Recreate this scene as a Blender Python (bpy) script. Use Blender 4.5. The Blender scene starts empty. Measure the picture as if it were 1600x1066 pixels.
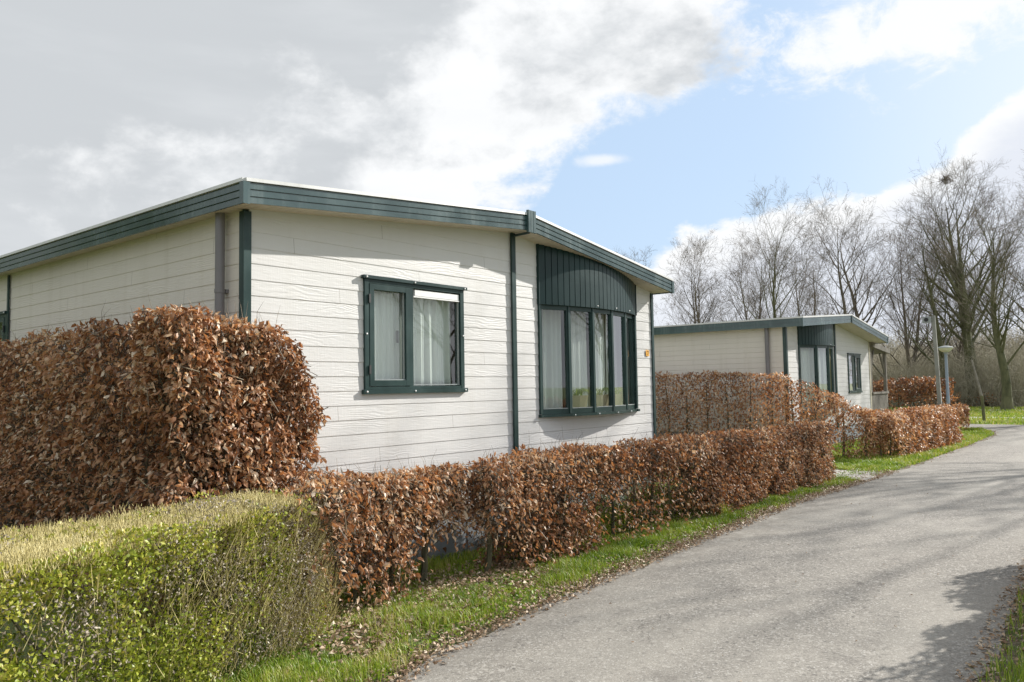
import bpy, math, random
import numpy as np
from mathutils import Matrix, Vector

# ------------------------------------------------------------------ camera, sky, sun
scene = bpy.context.scene
COL = scene.collection
YAW, PITCH, ROLL = math.radians(39.2), math.radians(3.36), math.radians(0.92)
EYE = Vector((0, 0, 1.6))
fw = Vector((math.cos(YAW)*math.cos(PITCH), math.sin(YAW)*math.cos(PITCH), math.sin(PITCH)))
rt = Vector((math.sin(YAW), -math.cos(YAW), 0))
up = rt.cross(fw)
cr = rt*math.cos(ROLL) - up*math.sin(ROLL)
cu = up*math.cos(ROLL) + rt*math.sin(ROLL)
cam_data = bpy.data.cameras.new('camera')
cam = bpy.data.objects.new('camera', cam_data)
COL.objects.link(cam)
cam.matrix_world = Matrix(((cr.x, cu.x, -fw.x, EYE.x), (cr.y, cu.y, -fw.y, EYE.y), (cr.z, cu.z, -fw.z, EYE.z), (0, 0, 0, 1)))
cam_data.sensor_width = 36
cam_data.lens = 27.63
cam_data.clip_start = 0.05
cam_data.clip_end = 2000
scene.camera = cam
scene.view_settings.view_transform = 'Standard'
scene.view_settings.look = 'None'
scene.view_settings.exposure = 0.42
scene.view_settings.gamma = 1.0

SUN_DIR = Vector((0.75, -0.32, 0.435)).normalized()
SUN_EL = math.asin(SUN_DIR.z)
SUN_ROT = math.atan2(SUN_DIR.x, SUN_DIR.y)
sl = bpy.data.lights.new('sun', 'SUN')
sl.energy = 5.0
sl.angle = math.radians(0.6)
sl.color = (1.0, 0.96, 0.90)
sun = bpy.data.objects.new('sun', sl)
COL.objects.link(sun)
sun.location = (0, 0, 30)
sun.rotation_euler = SUN_DIR.to_track_quat('Z', 'Y').to_euler()

world = bpy.data.worlds.new('World')
scene.world = world
world.use_nodes = True
wt = world.node_tree
wt.nodes.clear()


class NB:
    """tiny node-expression helper"""
    def __init__(s, nt): s.nt = nt; s.L = nt.links
    def node(s, typ, **kw):
        n = s.nt.nodes.new(typ)
        for k, v in kw.items():
            if k == 'inp':
                for a, b in v.items():
                    if isinstance(b, bpy.types.NodeSocket): s.L.new(b, n.inputs[a])
                    else: n.inputs[a].default_value = b
            else: setattr(n, k, v)
        return n
    def m(s, op, a, b=0.0, c=0.0, clamp=False):
        n = s.nt.nodes.new('ShaderNodeMath'); n.operation = op; n.use_clamp = clamp
        for i, v in enumerate((a, b, c)):
            if isinstance(v, bpy.types.NodeSocket): s.L.new(v, n.inputs[i])
            else: n.inputs[i].default_value = v
        return n.outputs[0]
    def noise(s, vec, scale, detail=4, rough=0.5, dist=0.0):
        n = s.node('ShaderNodeTexNoise', inp={'Scale': scale, 'Detail': detail, 'Roughness': rough, 'Distortion': dist})
        if vec is not None: s.L.new(vec, n.inputs['Vector'])
        return n.outputs['Fac']
    def mapping(s, vec, scale=(1, 1, 1), rot=(0, 0, 0), loc=(0, 0, 0)):
        n = s.node('ShaderNodeMapping'); s.L.new(vec, n.inputs[0])
        n.inputs['Scale'].default_value = scale; n.inputs['Rotation'].default_value = rot; n.inputs['Location'].default_value = loc
        return n.outputs[0]
    def ramp(s, fac, stops, interp='LINEAR'):
        n = s.node('ShaderNodeValToRGB'); s.L.new(fac, n.inputs[0])
        r = n.color_ramp; r.interpolation = interp
        while len(r.elements) < len(stops): r.elements.new(0.5)
        for e, (p, c) in zip(r.elements, stops):
            e.position = p
            e.color = (c, c, c, 1) if isinstance(c, (int, float)) else (*c, 1)
        return n.outputs[0]
    def mix(s, fac, a, b, mode='MIX'):
        n = s.node('ShaderNodeMix', data_type='RGBA', blend_type=mode)
        for i, v in ((0, fac), (6, a), (7, b)):
            if isinstance(v, bpy.types.NodeSocket): s.L.new(v, n.inputs[i])
            elif i == 0: n.inputs[i].default_value = v
            else: n.inputs[i].default_value = (*v, 1)
        return n.outputs[2]
    def sstep(s, v, lo, hi):
        n = s.node('ShaderNodeMapRange', interpolation_type='SMOOTHSTEP')
        s.L.new(v, n.inputs[0]); n.inputs[1].default_value = lo; n.inputs[2].default_value = hi
        return n.outputs[0]


w = NB(wt)
tc = w.node('ShaderNodeTexCoord')
gen = tc.outputs['Generated']
sep = w.node('ShaderNodeSeparateXYZ'); wt.links.new(gen, sep.inputs[0])
sky = w.node('ShaderNodeTexSky', sky_type='NISHITA', sun_disc=False, sun_elevation=SUN_EL, sun_rotation=SUN_ROT,
             altitude=0, air_density=1.0, dust_density=1.5, ozone_density=1.0)
az = w.m('ARCTAN2', sep.outputs[1], sep.outputs[0])
a = w.m('SUBTRACT', YAW, az)                      # bearing, clockwise from the street's compass line
e = w.m('ARCSINE', sep.outputs[2])
v1 = w.mapping(gen, (1, 1, 1.9))
n_big = w.noise(v1, 3.2, 9, 0.58, 0.12)
n_fine = w.noise(v1, 9.0, 8, 0.6, 0.2)
n_soft = w.noise(w.mapping(gen, (1, 1, 2.4), (0, 0, 0.5), (4, 2, 1)), 2.6, 6, 0.5)
nb = w.m('SUBTRACT', n_big, 0.5)
nf = w.m('SUBTRACT', n_fine, 0.5)
wob = w.m('ADD', w.m('MULTIPLY', nb, 0.42), w.m('MULTIPLY', nf, 0.34))
# cloud bank A: everything west of a slanting edge
eA = w.m('DIVIDE', e, 0.6, clamp=True)
edgeA = w.ramp(eA, [(0.0, 0.30), (0.25, 0.34), (0.37, 0.375), (0.43, 0.41), (0.52, 0.55), (0.62, 0.665), (0.74, 0.70), (1.0, 0.78)])
edgeA = w.m('SUBTRACT', w.m('MULTIPLY', edgeA, 1.0), 0.4)
edge_n = w.m('SUBTRACT', w.noise(w.mapping(gen, (1, 1, 1.5)), 14.0, 9, 0.68, 0.4), 0.5)
dA = w.m('ADD', w.m('ADD', w.m('SUBTRACT', edgeA, a), w.m('MULTIPLY', wob, 0.75)), w.m('MULTIPLY', edge_n, 0.16))
mA = w.sstep(dA, -0.03, 0.055)
# cloud bank C: low band rising to the right
aC = w.m('DIVIDE', a, 0.9, clamp=True)
topC = w.ramp(aC, [(0.0, 0.10), (0.17, 0.15), (0.24, 0.20), (0.36, 0.205), (0.5, 0.218), (0.57, 0.245), (0.63, 0.30), (0.8, 0.36)])
dC = w.m('ADD', w.m('ADD', w.m('SUBTRACT', topC, e), w.m('MULTIPLY', wob, 0.22)), w.m('MULTIPLY', edge_n, 0.05))
mC = w.sstep(dC, -0.002, 0.016)
# cloud B: high streak at the right
bx = w.m('DIVIDE', w.m('SUBTRACT', a, 0.54), 0.21)
by = w.m('DIVIDE', w.m('SUBTRACT', w.m('SUBTRACT', e, 0.39), w.m('MULTIPLY', bx, 0.012)), 0.055)
dB = w.m('SUBTRACT', 1.0, w.m('SQRT', w.m('ADD', w.m('MULTIPLY', bx, bx), w.m('MULTIPLY', by, by))))
dB = w.m('ADD', w.m('ADD', dB, 0.22), w.m('ADD', w.m('MULTIPLY', wob, 6.5), w.m('MULTIPLY', edge_n, 3.0)))
mB = w.sstep(dB, 0.0, 0.9)
# small wisp
wx = w.m('DIVIDE', w.m('SUBTRACT', a, 0.119), 0.05)
wy = w.m('DIVIDE', w.m('SUBTRACT', e, 0.281), 0.012)
dW = w.m('SUBTRACT', 1.0, w.m('SQRT', w.m('ADD', w.m('MULTIPLY', wx, wx), w.m('MULTIPLY', wy, wy))))
mW = w.m('MULTIPLY', w.sstep(w.m('ADD', dW, w.m('MULTIPLY', wob, 4.0)), 0.0, 0.7), 0.75)
# broken cloud over the rest of the sky
mR = w.m('MULTIPLY', w.sstep(n_soft, 0.44, 0.60), w.sstep(a, 0.62, 1.0))
hi = w.m('MULTIPLY', w.sstep(n_soft, 0.48, 0.62), w.sstep(e, 0.46, 0.7))
CW = (7.7, 7.8, 7.9)
CG = (4.8, 5.03, 5.25)
CGB = (5.9, 6.25, 7.0)
puff = w.noise(w.mapping(gen, (1, 1, 1.5), (0.3, 0, 0.9), (2, 5, 1)), 6.5, 10, 0.60, 0.15)
depthA = w.m('ADD', w.m('MULTIPLY', dA, 1.1), w.m('ADD', w.m('MULTIPLY', w.m('SUBTRACT', n_soft, 0.5), 1.5), w.m('MULTIPLY', w.m('SUBTRACT', puff, 0.5), 1.9)))
colA = w.mix(w.sstep(depthA, 0.10, 0.62), CW, CG)
streak = w.sstep(w.noise(w.mapping(gen, (1.0, 1.0, 5.0), (0, 0, 0.3)), 2.3, 7, 0.55), 0.42, 0.68)
colA = w.mix(w.m('MULTIPLY', streak, 0.30), colA, (6.6, 6.8, 7.0))
colC = w.mix(w.m('ADD', w.m('MULTIPLY', w.sstep(dC, 0.015, 0.07), 0.75), w.m('MULTIPLY', nb, 0.7), clamp=True), CW, CGB)
skyc = w.mix(0.75, sky.outputs[0], (4.75, 6.2, 8.1))
skyc = w.mix(w.m('MULTIPLY', w.sstep(a, 0.30, 0.66), 0.45), skyc, (7.5, 7.9, 8.4))
c1 = w.mix(mC, skyc, colC)
c1 = w.mix(w.m('MULTIPLY', mB, 0.95), c1, CW)
c1 = w.mix(mW, c1, CW)
c1 = w.mix(mR, c1, (7.4, 7.6, 7.9))
c1 = w.mix(mA, c1, colA)
c1 = w.mix(w.m('MULTIPLY', hi, 0.6), c1, (6.6, 6.8, 7.2))
bg = w.node('ShaderNodeBackground', inp={'Strength': 0.098})
wt.links.new(c1, bg.inputs[0])
wo = w.node('ShaderNodeOutputWorld')
wt.links.new(bg.outputs[0], wo.inputs[0])

# ------------------------------------------------------------------ object helpers
def tag(o, label=None, cat=None, group=None, kind=None):
    if label: o['label'] = label
    if cat: o['category'] = cat
    if group: o['group'] = group
    if kind: o['kind'] = kind
    return o


def empty(name, loc, label=None, cat=None, group=None):
    o = bpy.data.objects.new(name, None)
    COL.objects.link(o)
    o.location = loc
    o.empty_display_size = 0.3
    return tag(o, label, cat, group)


def origin_of(o):
    v = Vector((0, 0, 0))
    while o is not None:
        v += Vector(o.location)
        o = o.parent
    return v


def mesh_np(name, V, F, mat, parent=None, loc=None, smooth=False, rnd=None, edges_n=None):
    """V (n,3) world coordinates, F (m,k) faces all of k corners (or list of lists)"""
    V = np.asarray(V, np.float64)
    base = origin_of(parent) if parent is not None else Vector(loc if loc is not None else (0, 0, 0))
    V = V - np.array(base)
    me = bpy.data.meshes.new(name)
    if isinstance(F, np.ndarray):
        k = F.shape[1]
        me.vertices.add(len(V)); me.vertices.foreach_set('co', V.astype(np.float32).ravel())
        me.loops.add(F.size); me.loops.foreach_set('vertex_index', F.astype(np.int32).ravel())
        me.polygons.add(len(F))
        me.polygons.foreach_set('loop_start', np.arange(0, F.size, k, dtype=np.int32))
        me.update(calc_edges=True)
    else:
        me.from_pydata([tuple(v) for v in V], [], F)
        me.update()
    if rnd is not None:
        at = me.attributes.new('rnd', 'FLOAT', 'POINT')
        at.data.foreach_set('value', np.asarray(rnd, np.float32))
    if smooth:
        me.polygons.foreach_set('use_smooth', np.ones(len(me.polygons), bool))
    me.materials.append(mat)
    o = bpy.data.objects.new(name, me)
    COL.objects.link(o)
    if parent is not None: o.parent = parent
    else: o.location = base
    return o


class MB:
    def __init__(s): s.V = []; s.F = []
    def quad(s, *p):
        i = len(s.V); s.V += [tuple(q) for q in p]; s.F.append(list(range(i, i+len(p))))
    def hexa(s, p):
        """8 corners: bottom ring 0-3, top ring 4-7"""
        i = len(s.V); s.V += [tuple(q) for q in p]
        for f in ((3, 2, 1, 0), (4, 5, 6, 7), (0, 1, 5, 4), (1, 2, 6, 5), (2, 3, 7, 6), (3, 0, 4, 7)):
            s.F.append([i+k for k in f])
    def box(s, x0, x1, y0, y1, z0, z1):
        s.hexa([(x0, y0, z0), (x1, y0, z0), (x1, y1, z0), (x0, y1, z0), (x0, y0, z1), (x1, y0, z1), (x1, y1, z1), (x0, y1, z1)])
    def tube(s, pts, rad, n=10, cap=True):
        i0 = len(s.V)
        pts = [Vector(p) for p in pts]
        if not hasattr(rad, '__len__'): rad = [rad]*len(pts)
        for j, p in enumerate(pts):
            d = (pts[min(j+1, len(pts)-1)] - pts[max(j-1, 0)]).normalized()
            ref = Vector((0, 0, 1)) if abs(d.z) < 0.9 else Vector((1, 0, 0))
            ax = d.cross(ref).normalized(); ay = d.cross(ax)
            for k in range(n):
                t = 2*math.pi*k/n
                s.V.append(tuple(p + (ax*math.cos(t)+ay*math.sin(t))*rad[j]))
        for j in range(len(pts)-1):
            for k in range(n):
                q = i0+j*n
                s.F.append([q+k, q+(k+1) % n, q+n+(k+1) % n, q+n+k])
        if cap:
            s.F.append([i0+k for k in range(n)][::-1])
            s.F.append([i0+(len(pts)-1)*n+k for k in range(n)])
    def lathe(s, c, prof, n=24):
        i0 = len(s.V)
        for r, z in prof:
            for k in range(n):
                t = 2*math.pi*k/n
                s.V.append((c[0]+r*math.cos(t), c[1]+r*math.sin(t), c[2]+z))
        for j in range(len(prof)-1):
            for k in range(n):
                q = i0+j*n
                s.F.append([q+k, q+(k+1) % n, q+n+(k+1) % n, q+n+k])
        s.F.append([i0+k for k in range(n)][::-1]); s.F.append([i0+(len(prof)-1)*n+k for k in range(n)])
    def build(s, name, mat, parent=None, loc=None, smooth=False):
        o = mesh_np(name, s.V, s.F, mat, parent, loc, False)
        if smooth:
            me = o.data
            me.polygons.foreach_set('use_smooth', np.ones(len(me.polygons), bool))
            me.set_sharp_from_angle(angle=math.radians(40))
        return o


# ------------------------------------------------------------------ materials
def new_mat(name):
    m = bpy.data.materials.new(name); m.use_nodes = True
    nt = m.node_tree; nt.nodes.clear()
    b = NB(nt)
    out = b.node('ShaderNodeOutputMaterial')
    p = b.node('ShaderNodeBsdfPrincipled')
    nt.links.new(p.outputs[0], out.inputs[0])
    return m, b, p, out


def bump(b, p, h, strength=0.3, dist=0.01):
    n = b.node('ShaderNodeBump', inp={'Strength': strength, 'Distance': dist, 'Height': h})
    b.L.new(n.outputs[0], p.inputs['Normal'])
    return n


def pos(b):
    return b.node('ShaderNodeNewGeometry').outputs['Position']


def paint(name, c, rough=0.4, var=0.12, dirt=0.0, bs=0.08, spec=0.5, chalk=0.0):
    m, b, p, o = new_mat(name)
    p.inputs['Specular IOR Level'].default_value = spec
    P = pos(b)
    n1 = b.noise(P, 2.5, 6, 0.6)
    n2 = b.noise(b.mapping(P, (14, 14, 1.2)), 1.0, 5, 0.6)
    lo = tuple(x*(1-var) for x in c); hic = tuple(min(1, x*(1+var)) for x in c)
    col = b.ramp(n1, [(0.3, lo), (0.7, hic)])
    if dirt: col = b.mix(b.m('MULTIPLY', b.sstep(n2, 0.5, 0.75), dirt), col, (0.28, 0.26, 0.2))
    if chalk: col = b.mix(b.m('MULTIPLY', b.m('MULTIPLY', b.sstep(n2, 0.42, 0.75), b.sstep(n1, 0.35, 0.65)), chalk), col, (0.28, 0.32, 0.31))
    b.L.new(col, p.inputs['Base Color'])
    r = b.m('ADD', b.m('MULTIPLY', n1, 0.25), rough-0.12)
    b.L.new(r, p.inputs['Roughness'])
    bump(b, p, b.noise(P, 60, 4, 0.6), bs, 0.004)
    return m


def siding_mat(name, c, streak_dirt=0.15):
    m, b, p, o = new_mat(name)
    P = pos(b)
    cell = b.node('ShaderNodeSeparateXYZ'); b.L.new(P, cell.inputs[0])
    row = b.m('FLOOR', b.m('DIVIDE', b.m('SUBTRACT', cell.outputs[2], 0.0), 0.122))
    comb = b.node('ShaderNodeCombineXYZ'); b.L.new(b.m('MULTIPLY', row, 3.7), comb.inputs[0]); b.L.new(b.m('MULTIPLY', row, 1.3), comb.inputs[1])
    add = b.node('ShaderNodeVectorMath', operation='ADD'); b.L.new(P, add.inputs[0]); b.L.new(comb.outputs[0], add.inputs[1])
    g = b.mapping(add.outputs[0], (2.6, 2.6, 26))
    warp = b.noise(b.mapping(add.outputs[0], (1.5, 1.5, 6)), 1.2, 3, 0.5)
    wv = b.m('SINE', b.m('MULTIPLY', b.m('ADD', b.m('MULTIPLY', warp, 5.0), b.m('MULTIPLY', cell.outputs[2], 26)), 9.0))
    grain = b.noise(g, 2.2, 7, 0.62, 0.6)
    saw = b.noise(b.mapping(P, (120, 120, 3)), 1.0, 3, 0.6)
    vstreak = b.noise(b.mapping(P, (5.5, 5.5, 0.35)), 1.0, 6, 0.6)
    big = b.noise(P, 0.9, 5, 0.55)
    col = b.ramp(big, [(0.3, tuple(x*0.95 for x in c)), (0.7, tuple(min(1, x*1.03) for x in c))])
    col = b.mix(b.m('MULTIPLY', b.sstep(vstreak, 0.47, 0.8), streak_dirt), col, (0.42, 0.37, 0.27))  # vertical weather streaks of dirt
    col = b.mix(b.m('MULTIPLY', b.sstep(grain, 0.5, 0.75), 0.10), col, (0.5, 0.45, 0.36))
    rnd = b.node('ShaderNodeTexWhiteNoise', noise_dimensions='1D'); b.L.new(row, rnd.inputs['W'])
    col = b.mix(b.m('MULTIPLY', rnd.outputs[0], 0.05), col, (0.45, 0.42, 0.36))
    uu = b.m('ADD', b.m('ADD', cell.outputs[0], cell.outputs[1]), b.m('MULTIPLY', row, 1.37))
    fr_ = b.m('MODULO', b.m('ADD', uu, 100.0), 3.66)
    col = b.mix(b.m('MULTIPLY', b.m('LESS_THAN', fr_, 0.004), 0.7), col, (0.16, 0.14, 0.11))
    b.L.new(col, p.inputs['Base Color'])
    p.inputs['Roughness'].default_value = 0.5
    patch = b.sstep(b.noise(b.mapping(add.outputs[0], (1.1, 1.1, 5)), 1.0, 2, 0.5), 0.48, 0.60)
    h = b.m('ADD', b.m('MULTIPLY', grain, 0.9), b.m('MULTIPLY', b.m('MULTIPLY', wv, patch), 0.16))
    h = b.m('ADD', h, b.m('MULTIPLY', saw, 0.35))
    bump(b, p, h, 0.55, 0.005)
    return m


M = {}
M['siding'] = siding_mat('cream_siding', (0.61, 0.60, 0.58), 0.12)
M['siding_side'] = siding_mat('cream_siding_beige', (0.66, 0.615, 0.55), 0.30)  # warmer beige base and stronger dirt streaks, for the left-hand walls
M['green'] = paint('dark_green_paint', (0.015, 0.040, 0.037), 0.34, 0.25, spec=0.35, chalk=0.10)
M['fascia'] = paint('green_fascia_paint', (0.030, 0.066, 0.066), 0.22, 0.2, 0.0, 0.05, spec=0.9, chalk=0.30)
M['bay_green'] = paint('bay_panel_paint', (0.008, 0.030, 0.030), 0.36, 0.2, spec=0.3)
M['cap'] = paint('roof_edge_trim', (0.62, 0.62, 0.60), 0.35, 0.06, 0.25)
M['soffit'] = paint('soffit_board', (0.66, 0.60, 0.47), 0.6, 0.08, 0.3)
M['pipe'] = paint('grey_plastic', (0.17, 0.16, 0.165), 0.4, 0.1, 0.1)
M['white'] = paint('white_plastic', (0.8, 0.8, 0.78), 0.35, 0.03)
M['skirt'] = paint('shade_grey', (0.22, 0.24, 0.26), 0.6, 0.12, 0.3)  # hedge shade on the house base, put into a grey-blue colour
M['roof'] = paint('roof_sheet', (0.35, 0.35, 0.33), 0.7, 0.15, 0.3)
M['orange'] = paint('number_plate_paint', (0.85, 0.42, 0.05), 0.4, 0.05)
M['black'] = paint('black_paint', (0.02, 0.02, 0.02), 0.5, 0.1)
M['seal'] = paint('window_gasket', (0.30, 0.33, 0.32), 0.4, 0.05)
M['inner'] = paint('interior_wall', (0.3, 0.28, 0.25), 0.8, 0.1)
M['pot'] = paint('clay_planter', (0.50, 0.40, 0.26), 0.7, 0.15, 0.1)
M['pole_blue'] = paint('lamp_post_paint', (0.24, 0.29, 0.34), 0.4, 0.1, 0.15)
M['pole_grey'] = paint('weathered_post', (0.27, 0.27, 0.24), 0.75, 0.2, 0.4, 0.3)
M['shade_top'] = paint('lamp_cover', (0.30, 0.32, 0.31), 0.5, 0.1)


def lamp_glass():
    m, b, p, o = new_mat('opal_lamp_bowl')
    p.inputs['Base Color'].default_value = (0.75, 0.71, 0.58, 1); p.inputs['Roughness'].default_value = 0.35
    p.inputs['Subsurface Weight'].default_value = 0.2
    return m
M['opal'] = lamp_glass()


def glass():
    m, b, p, o = new_mat('window_glass')
    b.nt.nodes.remove(p)
    tr = b.node('ShaderNodeBsdfTransparent', inp={'Color': (0.93, 0.96, 0.94, 1)})
    gl = b.node('ShaderNodeBsdfGlossy', inp={'Roughness': 0.01, 'Color': (1, 1, 1, 1)})
    fr = b.node('ShaderNodeFresnel', inp={'IOR': 1.5})
    n = b.noise(pos(b), 1.8, 2, 0.4)
    bp = b.node('ShaderNodeBump', inp={'Strength': 0.02, 'Distance': 0.01, 'Height': n})
    b.L.new(bp.outputs[0], gl.inputs['Normal'])
    back = b.node('ShaderNodeNewGeometry').outputs['Backfacing']
    f = b.m('MULTIPLY', b.m('MULTIPLY', fr.outputs[0], 2.4, clamp=True), b.m('SUBTRACT', 1.0, back))
    mx = b.node('ShaderNodeMixShader')
    b.L.new(f, mx.inputs[0]); b.L.new(tr.outputs[0], mx.inputs[1]); b.L.new(gl.outputs[0], mx.inputs[2])
    b.L.new(mx.outputs[0], o.inputs[0])
    return m
M['glass'] = glass()


def curtain_mat():
    m, b, p, o = new_mat('net_curtain')
    p.inputs['Base Color'].default_value = (0.84, 0.85, 0.83, 1)
    p.inputs['Roughness'].default_value = 0.85
    t = b.node('ShaderNodeBsdfTranslucent', inp={'Color': (0.7, 0.7, 0.68, 1)})
    mx = b.node('ShaderNodeMixShader', inp={0: 0.25})
    b.L.new(p.outputs[0], mx.inputs[1]); b.L.new(t.outputs[0], mx.inputs[2]); b.L.new(mx.outputs[0], o.inputs[0])
    return m
M['curtain'] = curtain_mat()


def leaf_mat(name, stops, rough=0.42, trans=0.28, tcol=None, spec=0.5):
    m, b, p, o = new_mat(name)
    at = b.node('ShaderNodeAttribute', attribute_name='rnd').outputs['Fac']
    P = pos(b)
    n = b.noise(P, 90, 3, 0.6)
    col = b.ramp(at, stops)
    col = b.mix(b.m('MULTIPLY', n, 0.35), col, tuple(x*0.55 for x in stops[len(stops)//2][1]))
    b.L.new(col, p.inputs['Base Color'])
    p.inputs['Roughness'].default_value = rough
    p.inputs['Specular IOR Level'].default_value = spec
    t = b.node('ShaderNodeBsdfTranslucent')
    tint = b.mix(1.0, col, tcol or (1, 1, 1), 'MULTIPLY')
    b.L.new(tint, t.inputs['Color'])
    mx = b.node('ShaderNodeMixShader', inp={0: trans})
    b.L.new(p.outputs[0], mx.inputs[1]); b.L.new(t.outputs[0], mx.inputs[2]); b.L.new(mx.outputs[0], o.inputs[0])
    return m


M['beech'] = leaf_mat('dry_beech_leaves', [(0.0, (0.07, 0.032, 0.018)), (0.25, (0.24, 0.105, 0.048)), (0.5, (0.45, 0.225, 0.108)), (0.72, (0.64, 0.40, 0.225)), (0.88, (0.78, 0.60, 0.41)), (1.0, (0.88, 0.77, 0.60))], 0.46, 0.34, (1.0, 0.70, 0.42), 0.4)
M['box_leaf'] = leaf_mat('box_hedge_leaves', [(0.0, (0.07, 0.10, 0.012)), (0.3, (0.20, 0.26, 0.025)), (0.6, (0.36, 0.41, 0.045)), (0.85, (0.52, 0.52, 0.09)), (1.0, (0.62, 0.52, 0.13))], 0.42, 0.25, (1, 1, 0.7))
M['box_dry'] = leaf_mat('box_hedge_dry_leaves', [(0.0, (0.14, 0.11, 0.08)), (0.4, (0.32, 0.26, 0.19)), (0.75, (0.50, 0.43, 0.33)), (1.0, (0.70, 0.63, 0.52))], 0.55, 0.15)
M['twig_tan'] = leaf_mat('box_hedge_stalks', [(0.0, (0.22, 0.17, 0.06)), (0.4, (0.46, 0.39, 0.14)), (0.8, (0.68, 0.58, 0.26)), (1.0, (0.74, 0.66, 0.34))], 0.6, 0.1)
M['twig'] = leaf_mat('hedge_twigs', [(0.0, (0.05, 0.04, 0.03)), (0.5, (0.13, 0.10, 0.07)), (1.0, (0.27, 0.21, 0.13))], 0.7, 0.0)
M['grass'] = leaf_mat('grass_blades', [(0.0, (0.06, 0.12, 0.012)), (0.35, (0.17, 0.29, 0.022)), (0.65, (0.32, 0.43, 0.045)), (0.85, (0.48, 0.52, 0.09)), (1.0, (0.60, 0.52, 0.25))], 0.45, 0.35, (1, 1, 0.6))
M['litter'] = leaf_mat('leaf_litter', [(0.0, (0.14, 0.08, 0.04)), (0.4, (0.30, 0.18, 0.10)), (0.75, (0.48, 0.35, 0.22)), (1.0, (0.66, 0.56, 0.42))], 0.55, 0.1)


def bark(name, c1, c2, sc=6):
    m, b, p, o = new_mat(name)
    P = pos(b)
    n1 = b.noise(b.mapping(P, (1, 1, 0.3)), sc, 7, 0.65)
    n2 = b.noise(P, 0.6, 4, 0.5)
    f = b.m('ADD', b.m('MULTIPLY', n1, 0.6), b.m('MULTIPLY', n2, 0.4))
    b.L.new(b.ramp(f, [(0.38, c1), (0.62, c2)]), p.inputs['Base Color'])
    p.inputs['Roughness'].default_value = 0.85
    bump(b, p, n1, 0.6, 0.03)
    return m


M['bark'] = bark('grey_brown_bark', (0.09, 0.075, 0.058), (0.22, 0.185, 0.14))
M['bark_moss'] = bark('mossy_bark', (0.065, 0.068, 0.03), (0.17, 0.165, 0.08))
M['bark_fine'] = bark('twig_bark', (0.12, 0.095, 0.075), (0.24, 0.19, 0.145), 2)
M['brush'] = bark('brushwood', (0.27, 0.25, 0.18), (0.50, 0.45, 0.33), 1)
M['wood'] = bark('weathered_wood', (0.11, 0.098, 0.08), (0.27, 0.245, 0.20), 10)
M['stem'] = bark('hedge_stem_bark', (0.045, 0.045, 0.025), (0.15, 0.14, 0.08), 12)


def ground_mat():
    m, b, p, o = new_mat('grass_ground')
    P = pos(b)
    n1 = b.noise(P, 1.4, 8, 0.65); n2 = b.noise(P, 22, 5, 0.7); n3 = b.noise(P, 0.12, 4, 0.5)
    c = b.ramp(n2, [(0.25, (0.06, 0.075, 0.025)), (0.5, (0.14, 0.185, 0.05)), (0.75, (0.24, 0.29, 0.085))])
    c = b.mix(b.m('MULTIPLY', b.sstep(n1, 0.52, 0.72), 0.7), c, (0.16, 0.12, 0.07))
    c = b.mix(b.m('MULTIPLY', b.sstep(n3, 0.45, 0.65), 0.3), c, (0.24, 0.26, 0.07))
    b.L.new(c, p.inputs['Base Color']); p.inputs['Roughness'].default_value = 0.9
    bump(b, p, n2, 0.8, 0.05)
    return m
M['ground'] = ground_mat()


def soil_mat():
    m, b, p, o = new_mat('verge_soil')
    P = pos(b)
    n2 = b.noise(P, 35, 6, 0.7); n1 = b.noise(P, 4, 5, 0.6)
    c = b.ramp(n2, [(0.3, (0.06, 0.045, 0.028)), (0.55, (0.16, 0.125, 0.08)), (0.75, (0.34, 0.28, 0.19))])
    c = b.mix(b.sstep(n1, 0.48, 0.62), c, (0.09, 0.12, 0.03))
    b.L.new(c, p.inputs['Base Color']); p.inputs['Roughness'].default_value = 0.95
    bump(b, p, n2, 0.9, 0.02)
    return m
M['soil'] = soil_mat()


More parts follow.
